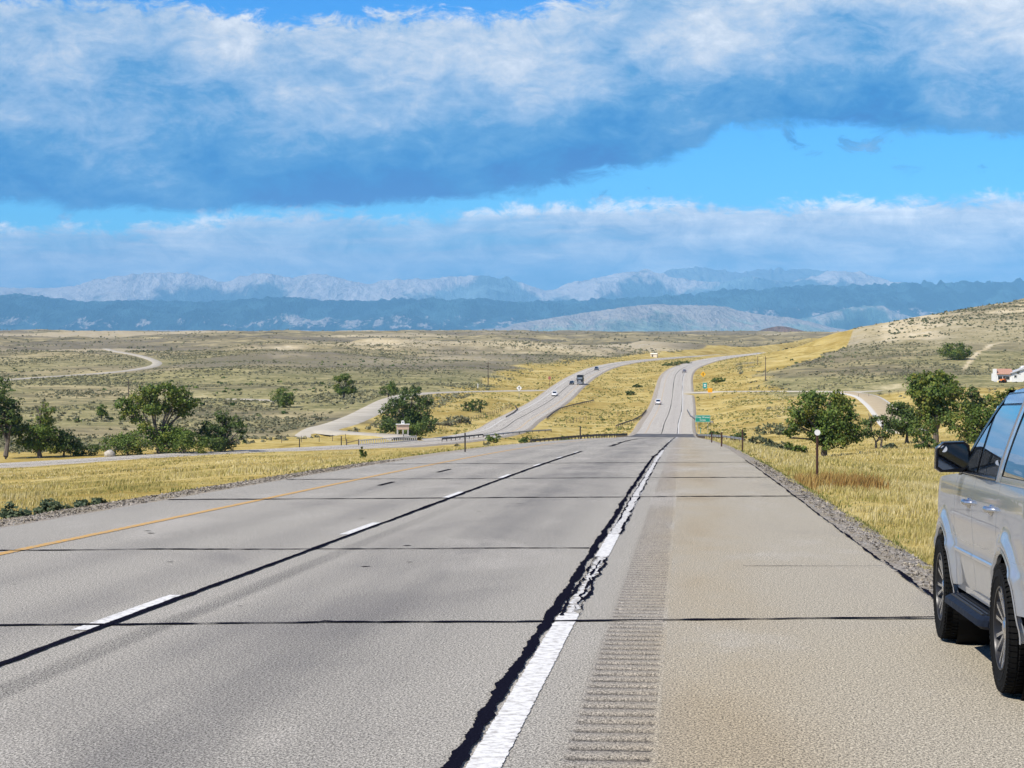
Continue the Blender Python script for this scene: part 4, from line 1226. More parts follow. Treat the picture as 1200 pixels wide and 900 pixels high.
    tree('cottonwood_tree', 'tallest tree of the pasture clump with a high rounded crown', 1097, 278, 10.2,
         [(-.22, .86, .16, .11), (0, .92, .17, .09), (.16, .84, .15, .10), (.25, .70, .14, .1), (-.24, .70, .14, .11), (.0, .72, .2, .12), (-.1, .52, .18, .12), (.12, .52, .16, .11), (-.06, .36, .16, .10), (.14, .32, .14, .1)], 119, count=4200, leaf=0.24, group=GT_R)
    tree('cottonwood_tree', 'short tree leaning out between the two tall trunks of the pasture clump', 1083, 272, 3.6, [(-.3, .6, .3, .25), (.2, .75, .3, .25), (0, .4, .25, .2)], 120, count=900, leaf=0.16, group=GT_R)
    tree('cottonwood_tree', 'thin open-crowned tree rising behind the car mirror', 1140, 292, 7.8, [(0, .88, .12, .12), (-.12, .68, .14, .1), (.16, .7, .14, .1), (.02, .56, .14, .1)], 121, mat=LEAF_DARK, count=1100, leaf=0.2, group=GT_R)
    tree('shrub_tree', 'wide leafy tree close behind the car mirror', 1142, 268, 5.8, [(-.45, .5, .28, .24), (-.12, .72, .28, .22), (.22, .66, .28, .24), (.42, .45, .28, .24), (0, .3, .38, .28)], 122, count=2600, leaf=0.2, group=GT_R)
    tree('cottonwood_tree', 'leafy tree beside the car window, nearest the house', 1178, 300, 7.4, [(-.2, .72, .2, .16), (.1, .82, .22, .14), (.3, .62, .22, .18), (-.16, .48, .2, .16), (.12, .42, .26, .2)], 123, count=2300, leaf=0.22, group=GT_R)
    tree('round_tree', 'solitary dark green dome-shaped tree on the hillside', 1119, 860, 7.8, [(-.62, .5, .32, .32), (-.25, .68, .36, .3), (.2, .7, .36, .28), (.6, .52, .34, .32), (0, .36, .6, .34), (.85, .45, .2, .22)], 124, mat=LEAF, count=2400, leaf=0.34)
    # bushes
    bush('dark_bush', 'dark round bush in the grass left of the car mirror', 1086, 240, 3.0, 2.0, 130, LEAF_DARK, count=700)
    bush('roadside_bush', 'large blue-green bush cut by the left edge beside the gravel', 2, 35, 1.2, 0.5, 131, LEAF_BLUE, count=1500, leaf=.035, group='blue-green bushes at the gravel edge')
    bush('roadside_bush', 'spreading blue-green bush in the middle of the three by the gravel', 66, 38.6, 1.05, 0.42, 132, LEAF_BLUE, count=1500, leaf=.03, group='blue-green bushes at the gravel edge')
    bush('roadside_bush', 'small blue-green bush farthest along the gravel edge', 111, 41.8, 0.66, 0.3, 133, LEAF_BLUE, count=900, leaf=.03, group='blue-green bushes at the gravel edge')
    bush('roadside_bush', 'flat green weed patch between the blue-green bushes', 34, 36.6, 0.7, 0.2, 134, LEAF_BLUE, count=800, leaf=.03, group='blue-green bushes at the gravel edge')
    bush('grass_tuft', 'tall dark weed standing alone in the roadside grass before the bridge rail', 425, 100, 0.35, 0.75, 135, LEAF_DARK, cat='weed', count=300, leaf=.05)
    G = 'bushes around the highway'
    k = 140
    for lab, px, d, w, h, m in (
            ('dark bush beside the left highway guardrail end', 578, 395, 2.6, 2.4, LEAF),
            ('low dark bush just below the left guardrail', 617, 345, 3.0, 1.9, LEAF_DARK),
            ('rounded bush in the median behind the left guardrail', 664, 400, 3.4, 1.8, LEAF),
            ('grey sagebrush on the golden bank below the oncoming lanes', 520, 500, 6.5, 2.8, LEAF_SAGE),
            ('second grey sagebrush higher on the golden bank', 541, 520, 5.5, 2.4, LEAF_SAGE),
            ('dark shrub on the eroded gully beside the frontage road', 549, 585, 4.0, 3.6, LEAF_DARK),
            ('brown-green shrub on the gully edge under the pole', 561, 590, 4.2, 4.6, LEAF_DARK),
            ('dark green bush under the green place-name sign', 838, 372, 2.6, 1.9, LEAF_DARK),
            ('green bush right of the place-name sign', 866, 355, 3.2, 2.0, LEAF_DARK),
            ('grey bush between the guardrail and the gully', 888, 330, 3.6, 1.7, LEAF_GREY),
            ('first bush of the row along the gully', 903, 300, 3.2, 1.7, LEAF_GREY),
            ('middle bush of the row along the gully', 917, 285, 3.4, 1.7, LEAF_GREY),
            ('green bush at the near end of the gully row', 934, 268, 3.4, 1.5, LEAF),
            ('long grey thicket on the far side of the gully', 905, 400, 8.5, 2.6, LEAF_GREY),
            ('grey thicket left of the full green cottonwood', 925, 390, 6.5, 2.4, LEAF_GREY),
            ('low grey shrub at the foot of the thin two-trunk tree', 1043, 255, 1.8, 0.9, LEAF_GREY),
            ('green shrub patch beside the yellow diamond sign', 842, 800, 6.5, 3.0, LEAF),
            ('small dark bush on the median slope', 739, 740, 4.2, 2.0, LEAF_DARK),
            ('second dark bush higher on the median slope', 747, 800, 4.6, 1.6, LEAF_DARK),
            ('row of dark scrub at the top of the median', 786, 1080, 12, 2.6, LEAF_DARK),
            ('dark scrub where the median narrows', 800, 1130, 11, 2.4, LEAF_DARK)):
        k += 1
        bush('bush', lab, px, d, w, h, k, m, group=G, count=500 if w < 5 else 700, leaf=0.16 if d < 450 else 0.22)


build_trees()


# ------------------------------------------------------------------ sagebrush and grass, uncountable
def scatter_tufts(name, P, size, mat, rg, n_tri=9, flat=0.7, spread=1.0, kind='stuff'):
    """each point becomes a rough dome of n_tri leaf triangles"""
    n = len(P)
    d = rg.normal(0, 1, (n, n_tri, 3))
    d[:, :, 2] = np.abs(d[:, :, 2])
    d /= np.linalg.norm(d, axis=2)[:, :, None]
    s = size[:, None, None]
    C = P[:, None, :] + d * s * np.array([spread, spread, flat]) * rg.uniform(0.35, 1.0, (n, n_tri, 1))
    N = d + rg.normal(0, 0.35, d.shape)
    N /= np.linalg.norm(N, axis=2)[:, :, None]
    a = np.cross(N, rg.normal(0, 1, d.shape))
    a /= np.linalg.norm(a, axis=2)[:, :, None] + 1e-9
    b = np.cross(N, a)
    q = s * rg.uniform(0.35, 0.75, (n, n_tri, 1))
    V = np.stack([C - a * q - b * q * .6, C + a * q - b * q * .6, C + b * q], 2).reshape(-1, 3)
    me = np_mesh(name, V, np.arange(len(V)).reshape(-1, 3), mat)
    return tag(link(name, me), kind=kind)


def polar_points(n, px0, px1, d0, d1, rg, power=2.0):
    px = rg.uniform(px0, px1, n)
    d = (d0 ** power + (d1 ** power - d0 ** power) * rg.uniform(0, 1, n)) ** (1 / power)
    return (px - 600) / F * d, d, px


def build_sage():
    rg = np.random.default_rng(77)
    # left plain, right flat and hill
    X, Y, PXs, Sz, far = [], [], [], [], []
    for n, p0, p1, d0, d1, s0, s1, pw in ((48000, -120, 800, 335, 1500, 0.3, 0.8, 1.0), (20000, 820, 1330, 430, 1500, 0.3, 0.8, 1.1), (15000, -120, 1330, 1300, 4600, 0.6, 1.7, 0.5)):
        x, y, px = polar_points(n, p0, p1, d0, d1, rg, pw)
        X.append(x), Y.append(y), PXs.append(px), Sz.append(rg.uniform(s0, s1, n))
    x, y, px, s = map(np.concatenate, (X, Y, PXs, Sz))
    z, dm, calm, gul, bench, rd = ground(x, y, True)
    clump = fbm(x / 45, y / 45, 3, 61)
    dens = sstep(0.44, 0.62, clump * 0.65 + 0.35 * fbm(x / 160, y / 160, 3, 62)) ** 1.4
    off = np.min([D - ROADS[i][2] for i, (D, Z) in enumerate(rd)], axis=0)
    keep = (off > 3.0) & (dm > 20) & (rg.uniform(0, 1, len(x)) < 0.07 + dens)
    keep &= ~((px > 850) & (y < 700) & (rg.uniform(0, 1, len(x)) < 0.9))
    keep &= ~((px > 870) & (px < 1006) & (y > 820) & (y < 1330) & (px < np.interp(y, [840, 860, 900, 1130, 1270], [880, 915, 952, 992, 1004])))
    keep &= ~((px > 1015) & (px < 1100) & (y > 1060) & (rg.uniform(0, 1, len(x)) < 0.85))
    trk = np.interp(y, [800, 900, 1000, 1040, 1100], [1128, 1140, 1160, 1180, 1240])
    keep &= ~((np.abs(px - trk) < 6) & (y > 800) & (y < 1100))
    P = np.stack([x, y, z], 1)[keep]
    scatter_tufts('sagebrush', P, s[keep], LEAF_SAGE, rg, 9, 0.75)
    # dark junipers and rocks strewn over the hill on the right
    x, y, px = polar_points(2600, 1040, 1330, 1090, 1500, rg, 1.0)
    z = ground(x, y)
    k = fbm(x / 25, y / 25, 3, 64) > 0.47
    scatter_tufts('juniper_scrub', np.stack([x, y, z], 1)[k], rg.uniform(0.35, 1.0, k.sum()), LEAF_GREY, rg, 9, 0.8)
    # brush lines in the gullies
    x, y, px = polar_points(2400, -120, 1010, 480, 2300, rg, 0.8)
    z, dm, calm, gul, bench, rd = ground(x, y, True)
    k = (gul > 0.66) & (calm > .9) & (dm > 40)
    scatter_tufts('gully_brush', np.stack([x, y, z], 1)[k], rg.uniform(0.5, 1.2, k.sum()), LEAF_DARK, rg, 9, 0.7)


build_sage()


def mat_grass(name, stops, root=(0.20, 0.16, 0.05)):
    m, t, out = new_mat(name)
    geo = t.add('ShaderNodeNewGeometry')
    co = t.add('ShaderNodeTexCoord').outputs['Object']
    n = t.noise(t.mapping(co, (0.9, 0.35, 1)), 0.5, 5, 0.65)
    nl = t.noise(t.mapping(co, (1, 0.5, 1)), 0.11, 4, 0.6)
    k = t.m('ADD', t.m('MULTIPLY', geo.outputs['Random Per Island'], 0.36), t.m('ADD', t.m('MULTIPLY', n, 0.5), t.m('MULTIPLY', t.m('SUBTRACT', nl, 0.28), 0.75)))
    c = t.ramp(k, stops)
    p = t.add('ShaderNodeBsdfPrincipled', {'Base Color': c, 'Roughness': 0.7, 'Specular IOR Level': 0.2})
    tr = t.add('ShaderNodeBsdfTranslucent', {'Color': c})
    mx = t.add('ShaderNodeMixShader', {0: 0.3, 1: p.outputs[0], 2: tr.outputs[0]})
    t.t.links.new(mx.outputs[0], out.inputs['Surface'])
    return m


GRASS = mat_grass('dry_grass', [(0.28, (0.15, 0.165, 0.045)), (0.42, (0.29, 0.265, 0.075)), (0.55, (0.44, 0.36, 0.12)), (0.68, (0.54, 0.455, 0.20)), (0.85, (0.64, 0.57, 0.34))])
RUSSET = mat_grass('russet_weed', [(0.25, (0.15, 0.085, 0.03)), (0.5, (0.27, 0.15, 0.045)), (0.75, (0.36, 0.25, 0.08))])
GREENISH = mat_grass('green_verge_grass', [(0.25, (0.06, 0.09, 0.02)), (0.5, (0.12, 0.15, 0.035)), (0.8, (0.25, 0.235, 0.07))])


def blades(name, x, y, h, w, mat, rg, kind='stuff', lean=0.35):
    n = len(x)
    z = surface(x, y) - 0.02
    a = rg.uniform(0, 2 * math.pi, n)
    dx, dy = np.cos(a) * w / 2, np.sin(a) * w / 2
    l = rg.uniform(0.1, 1, n) * lean * h
    b = rg.uniform(0, 2 * math.pi, n)
    lx, ly = np.cos(b) * l + 0.12 * h, np.sin(b) * l
    V = np.empty((n, 5, 3))
    V[:, 0] = np.stack([x - dx, y - dy, z], 1)
    V[:, 1] = np.stack([x + dx, y + dy, z], 1)
    V[:, 2] = np.stack([x + dx * .7 + lx * .4, y + dy * .7 + ly * .4, z + h * .6], 1)
    V[:, 3] = np.stack([x + lx, y + ly, z + h], 1)
    V[:, 4] = np.stack([x - dx * .7 + lx * .4, y - dy * .7 + ly * .4, z + h * .6], 1)
    i = np.arange(n)[:, None] * 5
    Fq = np.concatenate([i + np.array([[0, 1, 2, 4]])], 0)
    Ft = i + np.array([[4, 2, 3, 3]])
    # two meshes' worth of faces: quads, and triangles written as quads are avoided by using tris throughout
    T = np.concatenate([i + np.array([[0, 1, 2]]), i + np.array([[0, 2, 4]]), i + np.array([[4, 2, 3]])], 0)
    me = np_mesh(name, V.reshape(-1, 3), T, mat)
    return tag(link(name, me), kind=kind)


def build_grass():
    rg = np.random.default_rng(5)

    def field(n, px0, px1, d0, d1, Lmin, Lmax, pw=1.0):
        x, y, px = polar_points(n, px0, px1, d0, d1, rg, pw)
        L = x - np.interp(y, HW[:, 1], HW[:, 0])
        e = 0.22 * (fbm(y / 1.2, x * 0 + 3, 3, 71) - 0.5) * 2
        if Lmin is not None: k = L > Lmin + 0.1 + e + rg.exponential(0.12, n)
        else: k = L < Lmax - 0.8 - 2 * e - rg.exponential(0.35, n)
        return x[k], y[k]

    def tuft(n):
        return fbm
    # right verge: near blades
    for n, d0, d1, hmin, hmax, w in ((120000, 15.5, 36, 0.05, 0.20, 0.010), (110000, 34, 75, 0.07, 0.24, 0.018), (70000, 70, 180, 0.10, 0.30, 0.042), (36000, 170, 420, 0.14, 0.42, 0.10)):
        x, y = field(n, 800, 1330, d0, d1, 2.72, None, 1.0)
        c = fbm(x / (0.02 * d0 + .3), y / (0.03 * d0 + .3), 3, 72)
        k = c > 0.36
        x, y, c = x[k], y[k], c[k]
        Lx = x - np.interp(y, HW[:, 1], HW[:, 0])
        h = (hmin + (hmax - hmin) * sstep(0.38, 0.68, c)) * rg.uniform(0.6, 1.2, len(x)) * (0.3 + 0.7 * sstep(2.7, 4.0, Lx)) * 0.85
        blades('verge_grass', x, y, h, w * rg.uniform(.7, 1.3, len(x)), GRASS, rg)
    # left verge
    for n, d0, d1, hmin, hmax, w in ((60000, 31, 60, 0.06, 0.24, 0.018), (70000, 55, 130, 0.07, 0.28, 0.036), (46000, 120, 300, 0.10, 0.34, 0.09)):
        x, y = field(n, -140, 640, d0, d1, None, -11.4, 1.0)
        c = fbm(x / (0.02 * d0 + .3), y / (0.03 * d0 + .3), 3, 73)
        z_, dm, calm, g_, b_, rd = ground(x, y, True)
        k = (c > 0.34) & (rd[1][0] > 7.5)
        x, y, c = x[k], y[k], c[k]
        Lx = -(x - np.interp(y, HW[:, 1], HW[:, 0]))
        patch = 0.35 + 0.65 * sstep(0.40, 0.60, fbm(x / 6, y / 9, 3, 79))
        h = (hmin + (hmax - hmin) * sstep(0.38, 0.68, c)) * rg.uniform(0.6, 1.2, len(x)) * (0.25 + 0.75 * sstep(11.6, 15.5, Lx)) * 0.75 * patch
        blades('verge_grass', x, y, h, w * rg.uniform(.7, 1.3, len(x)), GRASS, rg)
    # greener fringe right at the gravel, both sides
    n = 9000
    y = rg.uniform(16, 120, n) ** 1.0
    L = 3.0 + 0.25 * rg.exponential(1, n)
    x = np.interp(y, HW[:, 1], HW[:, 0]) + L
    k = fbm(y / 2.0, x * 0, 3, 75) > 0.48
    blades('fringe_grass', x[k], y[k], rg.uniform(.03, .11, k.sum()), 0.015 + 0.0003 * y[k], GREENISH, rg)
    y = rg.uniform(30, 160, n)
    L = -11.9 - 0.5 * rg.exponential(1, n)
    x = np.interp(y, HW[:, 1], HW[:, 0]) + L
    k = fbm(y / 3.0, x * 0, 3, 76) > 0.54
    blades('fringe_grass', x[k], y[k], rg.uniform(.03, .13, k.sum()), 0.02 + 0.0003 * y[k], GREENISH, rg)
    # loose stones along both gravel edges
    n = 16000
    y = 14 + 60 * rg.uniform(0, 1, n) ** 1.6
    side = rg.uniform(0, 1, n) < 0.16
    L = np.where(side, rg.uniform(2.5, 3.2, n), rg.uniform(-12.6, -10.3, n))
    x = np.interp(y, HW[:, 1], HW[:, 0]) + L
    scatter_tufts('loose_gravel', np.stack([x, y, surface(x, y) - 0.004], 1), rg.uniform(.010, .028, n) * (1 + y / 60), bpy.data.materials['gravel'], rg, 4, 0.8)
    # tussocks over the far verges and the median
    x, y, px = polar_points(60000, 440, 1010, 420, 1350, rg, 0.7)
    z, dm, calm, g_, b_, rd = ground(x, y, True)
    k = (dm < 32) & (rd[0][0] > 8.0) & (rd[1][0] > 7.4) & (rd[2][0] > 4.5) & (rd[4][0] > 4) & (fbm(x / 7, y / 14, 4, 81) > 0.47)
    P = np.stack([x, y, z], 1)[k]
    h = rg.uniform(0, 1, len(P))
    scatter_tufts('tussock_grass', P[h < .72], rg.uniform(.12, .42, (h < .72).sum()), GRASS, rg, 6, 0.8)
    scatter_tufts('tussock_grass', P[h >= .72], rg.uniform(.12, .5, (h >= .72).sum()), GREENISH, rg, 6, 0.8)
    # russet weeds around the reflector post
    n = 3000
    px = np.concatenate([rg.normal(975, 26, n // 2), rg.normal(1012, 12, n // 4), rg.normal(931, 5, n // 4)])
    d = np.concatenate([rg.normal(57, 2.4, n // 2), rg.normal(54.5, 1.6, n // 4), rg.normal(55, 1.2, n // 4)])
    x = (px - 600) / F * d
    k = (fbm(x / 1.2, d / 2, 3, 78) > 0.42) & (x - np.interp(d, HW[:, 1], HW[:, 0]) > 3.2)
    blades('russet_weeds', x[k], d[k], rg.uniform(.12, .42, k.sum()), 0.035, RUSSET, rg)


build_grass()
# ------------------------------------------------------------------ the parked silver car, close on the right
def build_suv():
    # car frame: y forward from the rear axle, x to the right, z up from the ground
    BH, RA, RW, HUB = 1.30, 0.475, 0.405, 0.402
    AX = (0.0, 3.02)

    def wlow(u, h):
        w = float(np.interp(h, [0.40, 0.46, 0.52, 0.70, 0.735, 0.76, 0.79, 0.98, 1.12, 1.22, 1.30], [0.925, 0.945, 0.955, 0.972, 0.982, 0.980, 0.972, 0.988, 0.984, 0.972, 0.952]))
        if u > 3.3: w -= 0.13 * ((u - 3.3) / 0.75) ** 2
        if u < -0.6: w -= 0.10 * ((-0.6 - u) / 0.6) ** 2
        for a in AX:
            rho = math.hypot(u - a, h - HUB)
            if h > 0.34:
                w += 0.040 * math.exp(-((rho - 0.51) / 0.075) ** 2)
        return w

    def belt(u):
        return BH if u < 2.35 else BH - 0.10 * ((u - 2.35) / 1.65) ** 1.3

    def arch(u, low):
        h = low
        for a in AX:
            if abs(u - a) < RA:
                h = max(h, HUB + math.sqrt(RA ** 2 - (u - a) ** 2) * 1.0)
        return h

    def wup(h, u=0.0):
        k = (h - BH) / 0.58
        return 0.947 - 0.175 * max(0, k) ** 1.25 - (0.10 * ((-0.6 - u) / 0.6) ** 2 if u < -0.6 else 0)

    def roofh(u):
        return 1.935 - 0.05 * max(0, (0.2 - u) / 1.3) ** 2 - 0.05 * max(0, (u - 0.6) / 1.1) ** 2

    paint = None
    m, t, out = new_mat('silver_car_paint')
    co = t.add('ShaderNodeTexCoord').outputs['Object']
    n = t.noise(co, 900, 2, 0.6)
    n2 = t.noise(co, 2.0, 5, 0.6)
    sep = t.add('ShaderNodeSeparateXYZ', {0: co})
    dust = t.m('MULTIPLY', t.mr(sep.outputs[2], 0.35, 0.85, 0.35, 0.0), t.mr(n2, 0.35, 0.65, 0.3, 1.0))
    c = t.mix(t.mr(n, 0.35, 0.65), (0.30, 0.32, 0.355), (0.39, 0.415, 0.455))
    c = t.mix(dust, c, (0.25, 0.23, 0.20))
    fin(t, out, c, t.m('ADD', 0.27, t.m('MULTIPLY', dust, 0.6)), t.m('SUBTRACT', 0.55, t.m('MULTIPLY', dust, 0.4)), None, 0.5, **{'Coat Weight': 0.9, 'Coat Roughness': 0.035})
    paint = m
    black = simple('black_plastic', (0.012, 0.012, 0.013), 0.5, var=0.3)
    liner = simple('wheel_well_liner', (0.008, 0.008, 0.008), 0.9, spec=0.1)
    trim = simple('gloss_black_trim', (0.007, 0.007, 0.008), 0.25, spec=0.35)
    chrome = simple('chrome', (0.58, 0.58, 0.58), 0.32, 1.0, var=0.05)
    rubber = simple('tyre_rubber', (0.007, 0.007, 0.007), 0.85, var=0.4, scale=9, spec=0.1)
    rimm = simple('machined_alloy', (0.66, 0.66, 0.67), 0.25, 1.0, var=0.12)
    rimd = simple('dark_alloy', (0.028, 0.028, 0.03), 0.35, 0.6)
    redl = simple('red_lens', (0.35, 0.012, 0.012), 0.12, spec=0.6)
    clearl = simple('clear_lens', (0.55, 0.57, 0.60), 0.08, 0.3, spec=0.7)
    step_m = simple('step_tread_blue_black', (0.006, 0.009, 0.017), 0.6, var=0.4, scale=20, spec=0.12)
    m, t, out = new_mat('tinted_car_glass')
    fin(t, out, (0.012, 0.017, 0.022), 0.015, 0, None, 0.9, **{'Coat Weight': 1.0, 'Coat Roughness': 0.01})
    glass = m

    d_r, L_c = 12.42, 3.015
    th = math.atan(DIR)
    pitch = -math.atan(0.0396)
    o = thing('silver_suv', 'large silver suv parked on the right shoulder, cut off by the frame edge', 'car', rot=(0, 0, 0))
    o.matrix_world = Matrix.Translation((DIR * d_r + L_c, d_r, plane_z(d_r))) @ Matrix.Rotation(-th - R(0.2), 4, 'Z') @ Matrix.Rotation(pitch, 4, 'X')

    def panel(name, fn, us, ts, mat, parent=o, depth=0.03, rim=True, smooth=True):
        """fn(u, t) -> point ; a shell with an inward folded rim, for both sides of the car when sided"""
        mb = MB()
        P = [[fn(u, q) for q in ts] for u in us]
        n, k = len(us), len(ts)
        mb.grid(P)
        if rim:
            loop = [P[i][0] for i in range(n)] + [P[n - 1][j] for j in range(1, k)] + [P[i][k - 1] for i in range(n - 2, -1, -1)] + [P[0][j] for j in range(k - 2, 0, -1)]
            sgn = -1 if loop[0][0] < 0 else 1
            inner = [(x - sgn * depth, y, z) for x, y, z in loop]
            b = len(mb.v)
            mb.v += [tuple(p) for p in loop] + [tuple(p) for p in inner]
            q = len(loop)
            for i in range(q):
                mb.f.append((b + i, b + (i + 1) % q, b + q + (i + 1) % q, b + q + i))
        return mb.build(name, mat, parent, smooth=smooth)

    def cosp(a, b, n, ends=()):
        """samples from a to b, dense at the arch ends"""
        xs = list(np.linspace(a, b, n))
        for c in AX:
            for k in range(0, 31):
                x = c + RA * math.cos(math.pi * k / 30)
                if a < x < b: xs.append(x)
            for e in (-RA - .0005, RA + .0005):
                if a < c + e < b: xs.append(c + e)
        xs = sorted(xs)
        out = [xs[0]]
        for x in xs[1:]:
            if x - out[-1] > 0.0004: out.append(x)
        return out
    ts = list(np.linspace(0, 1, 34))
    LOW = 0.47
    for sd in (-1, 1):
        def side(u, q, low=LOW):
            lo = arch(u, low + (0.06 if u > 3.2 or u < -0.3 else 0))
            h = lo + (belt(u) - lo) * q
            return (sd * wlow(u, h), u, h)
        g = 0.0055
        # lower body panels
        panel('front_fender', side, cosp(2.44 + g, 4.02, 40), ts, paint)
        fd = panel('front_door', side, cosp(1.50 + g, 2.44 - g, 24), ts, paint)
        rd = panel('rear_door', side, cosp(0.40, 1.50 - g, 24) if False else cosp(0.385 + g, 1.50 - g, 26), ts, paint)
        panel('rear_quarter', side, cosp(-1.17, 0.385 - g, 40), ts, paint)
        # arch lips
        for a in AX:
            mb = MB()
            P = []
            for k in range(41):
                w = math.pi * (k / 40) * 1.06 - 0.03 * math.pi
                row = []
                for rr, dx in ((RA - 0.012, -0.02), (RA - 0.012, 0.006), (RA + 0.008, 0.012), (RA + 0.030, 0.002)):
                    y, h = a + rr * math.cos(w), HUB + rr * math.sin(w)
                    row.append((sd * (wlow(y, max(h, 0.42)) + dx), y, h))
                P.append(row)
            mb.grid(P)
            mb.build('arch_lip', paint, o, smooth=True)
            mb = MB()        # dark wheel well behind
            mb.lathe_x([(sd * 0.93, RA + 0.004), (sd * 0.55, RA + 0.004), (sd * 0.55, 0.02)], 40, (0, a, HUB))
            mb.build('wheel_well', liner, o)
        # horizontal creases: a chrome strip on the doors is absent, the low cladding line is a proud bead
        for u0, u1 in ((0.52, 1.49), (1.51, 2.43)):
            mb = MB()
            P = []
            for u in np.linspace(u0, u1, 20):
                P.append([(sd * (wlow(u, h) + e), u, h) for h, e in ((0.722, 0.001), (0.730, 0.010), (0.750, 0.010), (0.760, 0.001))])
            mb.grid(P)
            mb.build('side_moulding', paint, fd if u0 > 1 else rd, smooth=True)
        # handles
        for par, u in ((fd, 1.66), (rd, 0.60)):
            mb = MB()
            mb.tube([(sd * 0.975, u - .11, 1.115), (sd * 1.012, u - .085, 1.117), (sd * 1.020, u, 1.118), (sd * 1.012, u + .085, 1.117), (sd * 0.975, u + .11, 1.115)], [0.016, 0.02, 0.021, 0.02, 0.016], 10)
            mb.sphere((sd * 0.985, u, 1.112), 0.05, 12, 8, 0.35, 1.1, 0.75)
            mb.build('handle', chrome, par, smooth=True)
        # greenhouse: black frame skin with glass and pillars on it
        def up(u, q, e=0.0, z0=1.305, z1=1.875):
            h = z0 + (z1 - z0) * q
            return (sd * (wup(h, u) + e), u, h)
        def apil(h):           # front edge of the greenhouse
            return float(np.interp(h, [1.29, 1.40, 1.60, 1.76, 1.86, 1.90], [2.46, 2.25, 1.87, 1.55, 1.31, 1.17]))
        mb = MB()
        P = []
        for q in np.linspace(0, 1, 16):
            h = 1.29 + 0.60 * q
            uf = apil(h)
            P.append([(sd * wup(h, u), u, h) for u in np.linspace(-1.15, uf, 40)])
        mb.grid(P)
        mb.build('window_frame', trim, o, smooth=True)

        def quad_glass(name, pts_b, pts_t, mat, par, e, n=10):
            """bottom edge and top edge given as (u, h) pairs"""
            mb = MB()
            P = []
            for i in range(n + 1):
                f = i / n
                b = (pts_b[0][0] + (pts_b[1][0] - pts_b[0][0]) * f, pts_b[0][1] + (pts_b[1][1] - pts_b[0][1]) * f)
                tt = (pts_t[0][0] + (pts_t[1][0] - pts_t[0][0]) * f, pts_t[0][1] + (pts_t[1][1] - pts_t[0][1]) * f)
                row = []
                for j in range(n + 1):
                    k = j / n
                    u, h = b[0] + (tt[0] - b[0]) * k, b[1] + (tt[1] - b[1]) * k
                    row.append((sd * (wup(h, u) + e), u, h))
                P.append(row)
            mb.grid(P)
            return mb.build(name, mat, par, smooth=True)
        quad_glass('window', ((1.53, 1.335), (2.05, 1.335)), ((1.53, 1.80), (1.47, 1.80)), glass, fd, 0.004)
        quad_glass('window', ((1.53, 1.335), (2.22, 1.335)), ((1.53, 1.66), (1.70, 1.66)), glass, fd, 0.006)
        quad_glass('window', ((0.55, 1.335), (1.44, 1.335)), ((0.42, 1.80), (1.44, 1.80)), glass, rd, 0.004)
        quad_glass('quarter_window', ((-0.90, 1.345), (0.33, 1.345)), ((-0.86, 1.79), (0.20, 1.79)), glass, o, 0.008)
        # silver pillars, roof rail and the bright belt strip
        quad_glass('rear_pillar', ((0.375, 1.30), (0.50, 1.30)), ((0.235, 1.86), (0.365, 1.86)), paint, o, 0.014)
        quad_glass('rear_pillar', ((-1.165, 1.30), (-0.93, 1.30)), ((-1.10, 1.86), (-0.90, 1.86)), paint, o, 0.012)
        quad_glass('quarter_sill', ((-0.95, 1.296), (0.40, 1.296)), ((-0.95, 1.340), (0.39, 1.340)), paint, o, 0.012)
        mb = MB()
        mb.tube([(sd * (wup(h, u) + 0.016), u, h) for u, h in ((0.508, 1.30), (0.48, 1.43), (0.435, 1.62), (0.37, 1.86))], 0.007, 6)
        mb.build('pillar_trim', chrome, o, smooth=True)
        mb = MB()
        mb.tube([(sd * 0.962, u, 1.318) for u in np.linspace(0.52, 2.40, 12)], 0.010, 6)
        mb.build('belt_strip', trim, o, smooth=True)
        mb = MB()
        P = []
        for u in np.linspace(-1.12, 1.22, 30):
            P.append([(sd * (wup(h, u) + 0.010), u, h) for h in (1.815, 1.84, 1.865)] + [(sd * (wup(1.865, u) - 0.05), u, roofh(u) - 0.012)])
        mb.grid(P)
        mb.build('roof_side', paint, o, smooth=True)
        mb = MB()
        mb.tube([(sd * 0.66, u, roofh(u) + (0.045 if -0.9 < u < 1.0 else 0.0)) for u in np.linspace(-0.98, 1.08, 18)], 0.016, 8)
        mb.build('roof_rail', chrome, o, smooth=True)
        # A pillar: dark painted strip
        mb = MB()
        P = []
        for q in np.linspace(0, 1, 12):
            h = 1.29 + 0.58 * q
            P.append([(sd * (wup(h) + 0.010), apil(h) - 0.16 + 0.05 * q, h), (sd * (wup(h) + 0.012), apil(h) - 0.05, h), (sd * (wup(h) - 0.02), apil(h) + 0.03, h)])
        mb.grid(P)
        mb.build('front_pillar', trim, o, smooth=True)
        # mirror
        mb = MB()
        prof = [(-1.0, -0.55), (-0.92, 0.75), (-0.62, 1.0), (0.55, 0.95), (0.97, 0.55), (1.0, -0.75), (0.7, -1.0), (-0.5, -1.0)]
        cx, cz, cy = sd * 1.045, 1.43, 2.10
        P = []
        for yy, k in ((-0.075, 0.94), (-0.07, 1.0), (0.0, 1.02), (0.05, 0.9), (0.085, 0.55), (0.095, 0.1)):
            P.append([(cx + sd * p[0] * 0.130 * k, cy + yy + 0.02 * -p[0], cz + p[1] * 0.112 * k) for p in prof + prof[:1]])
        mb.grid(P)
        mb.poly([p for p in P[0][:-1]])
        mir = mb.build('mirror', trim, o, smooth=True, bevel=0.0)
        mb = MB()
        mb.poly([(cx + sd * p[0] * 0.112, cy - 0.086 - 0.012 * p[1] + 0.02 * -p[0], cz + p[1] * 0.094) for p in prof])
        m2 = bpy.data.materials.get('mirror_glass')
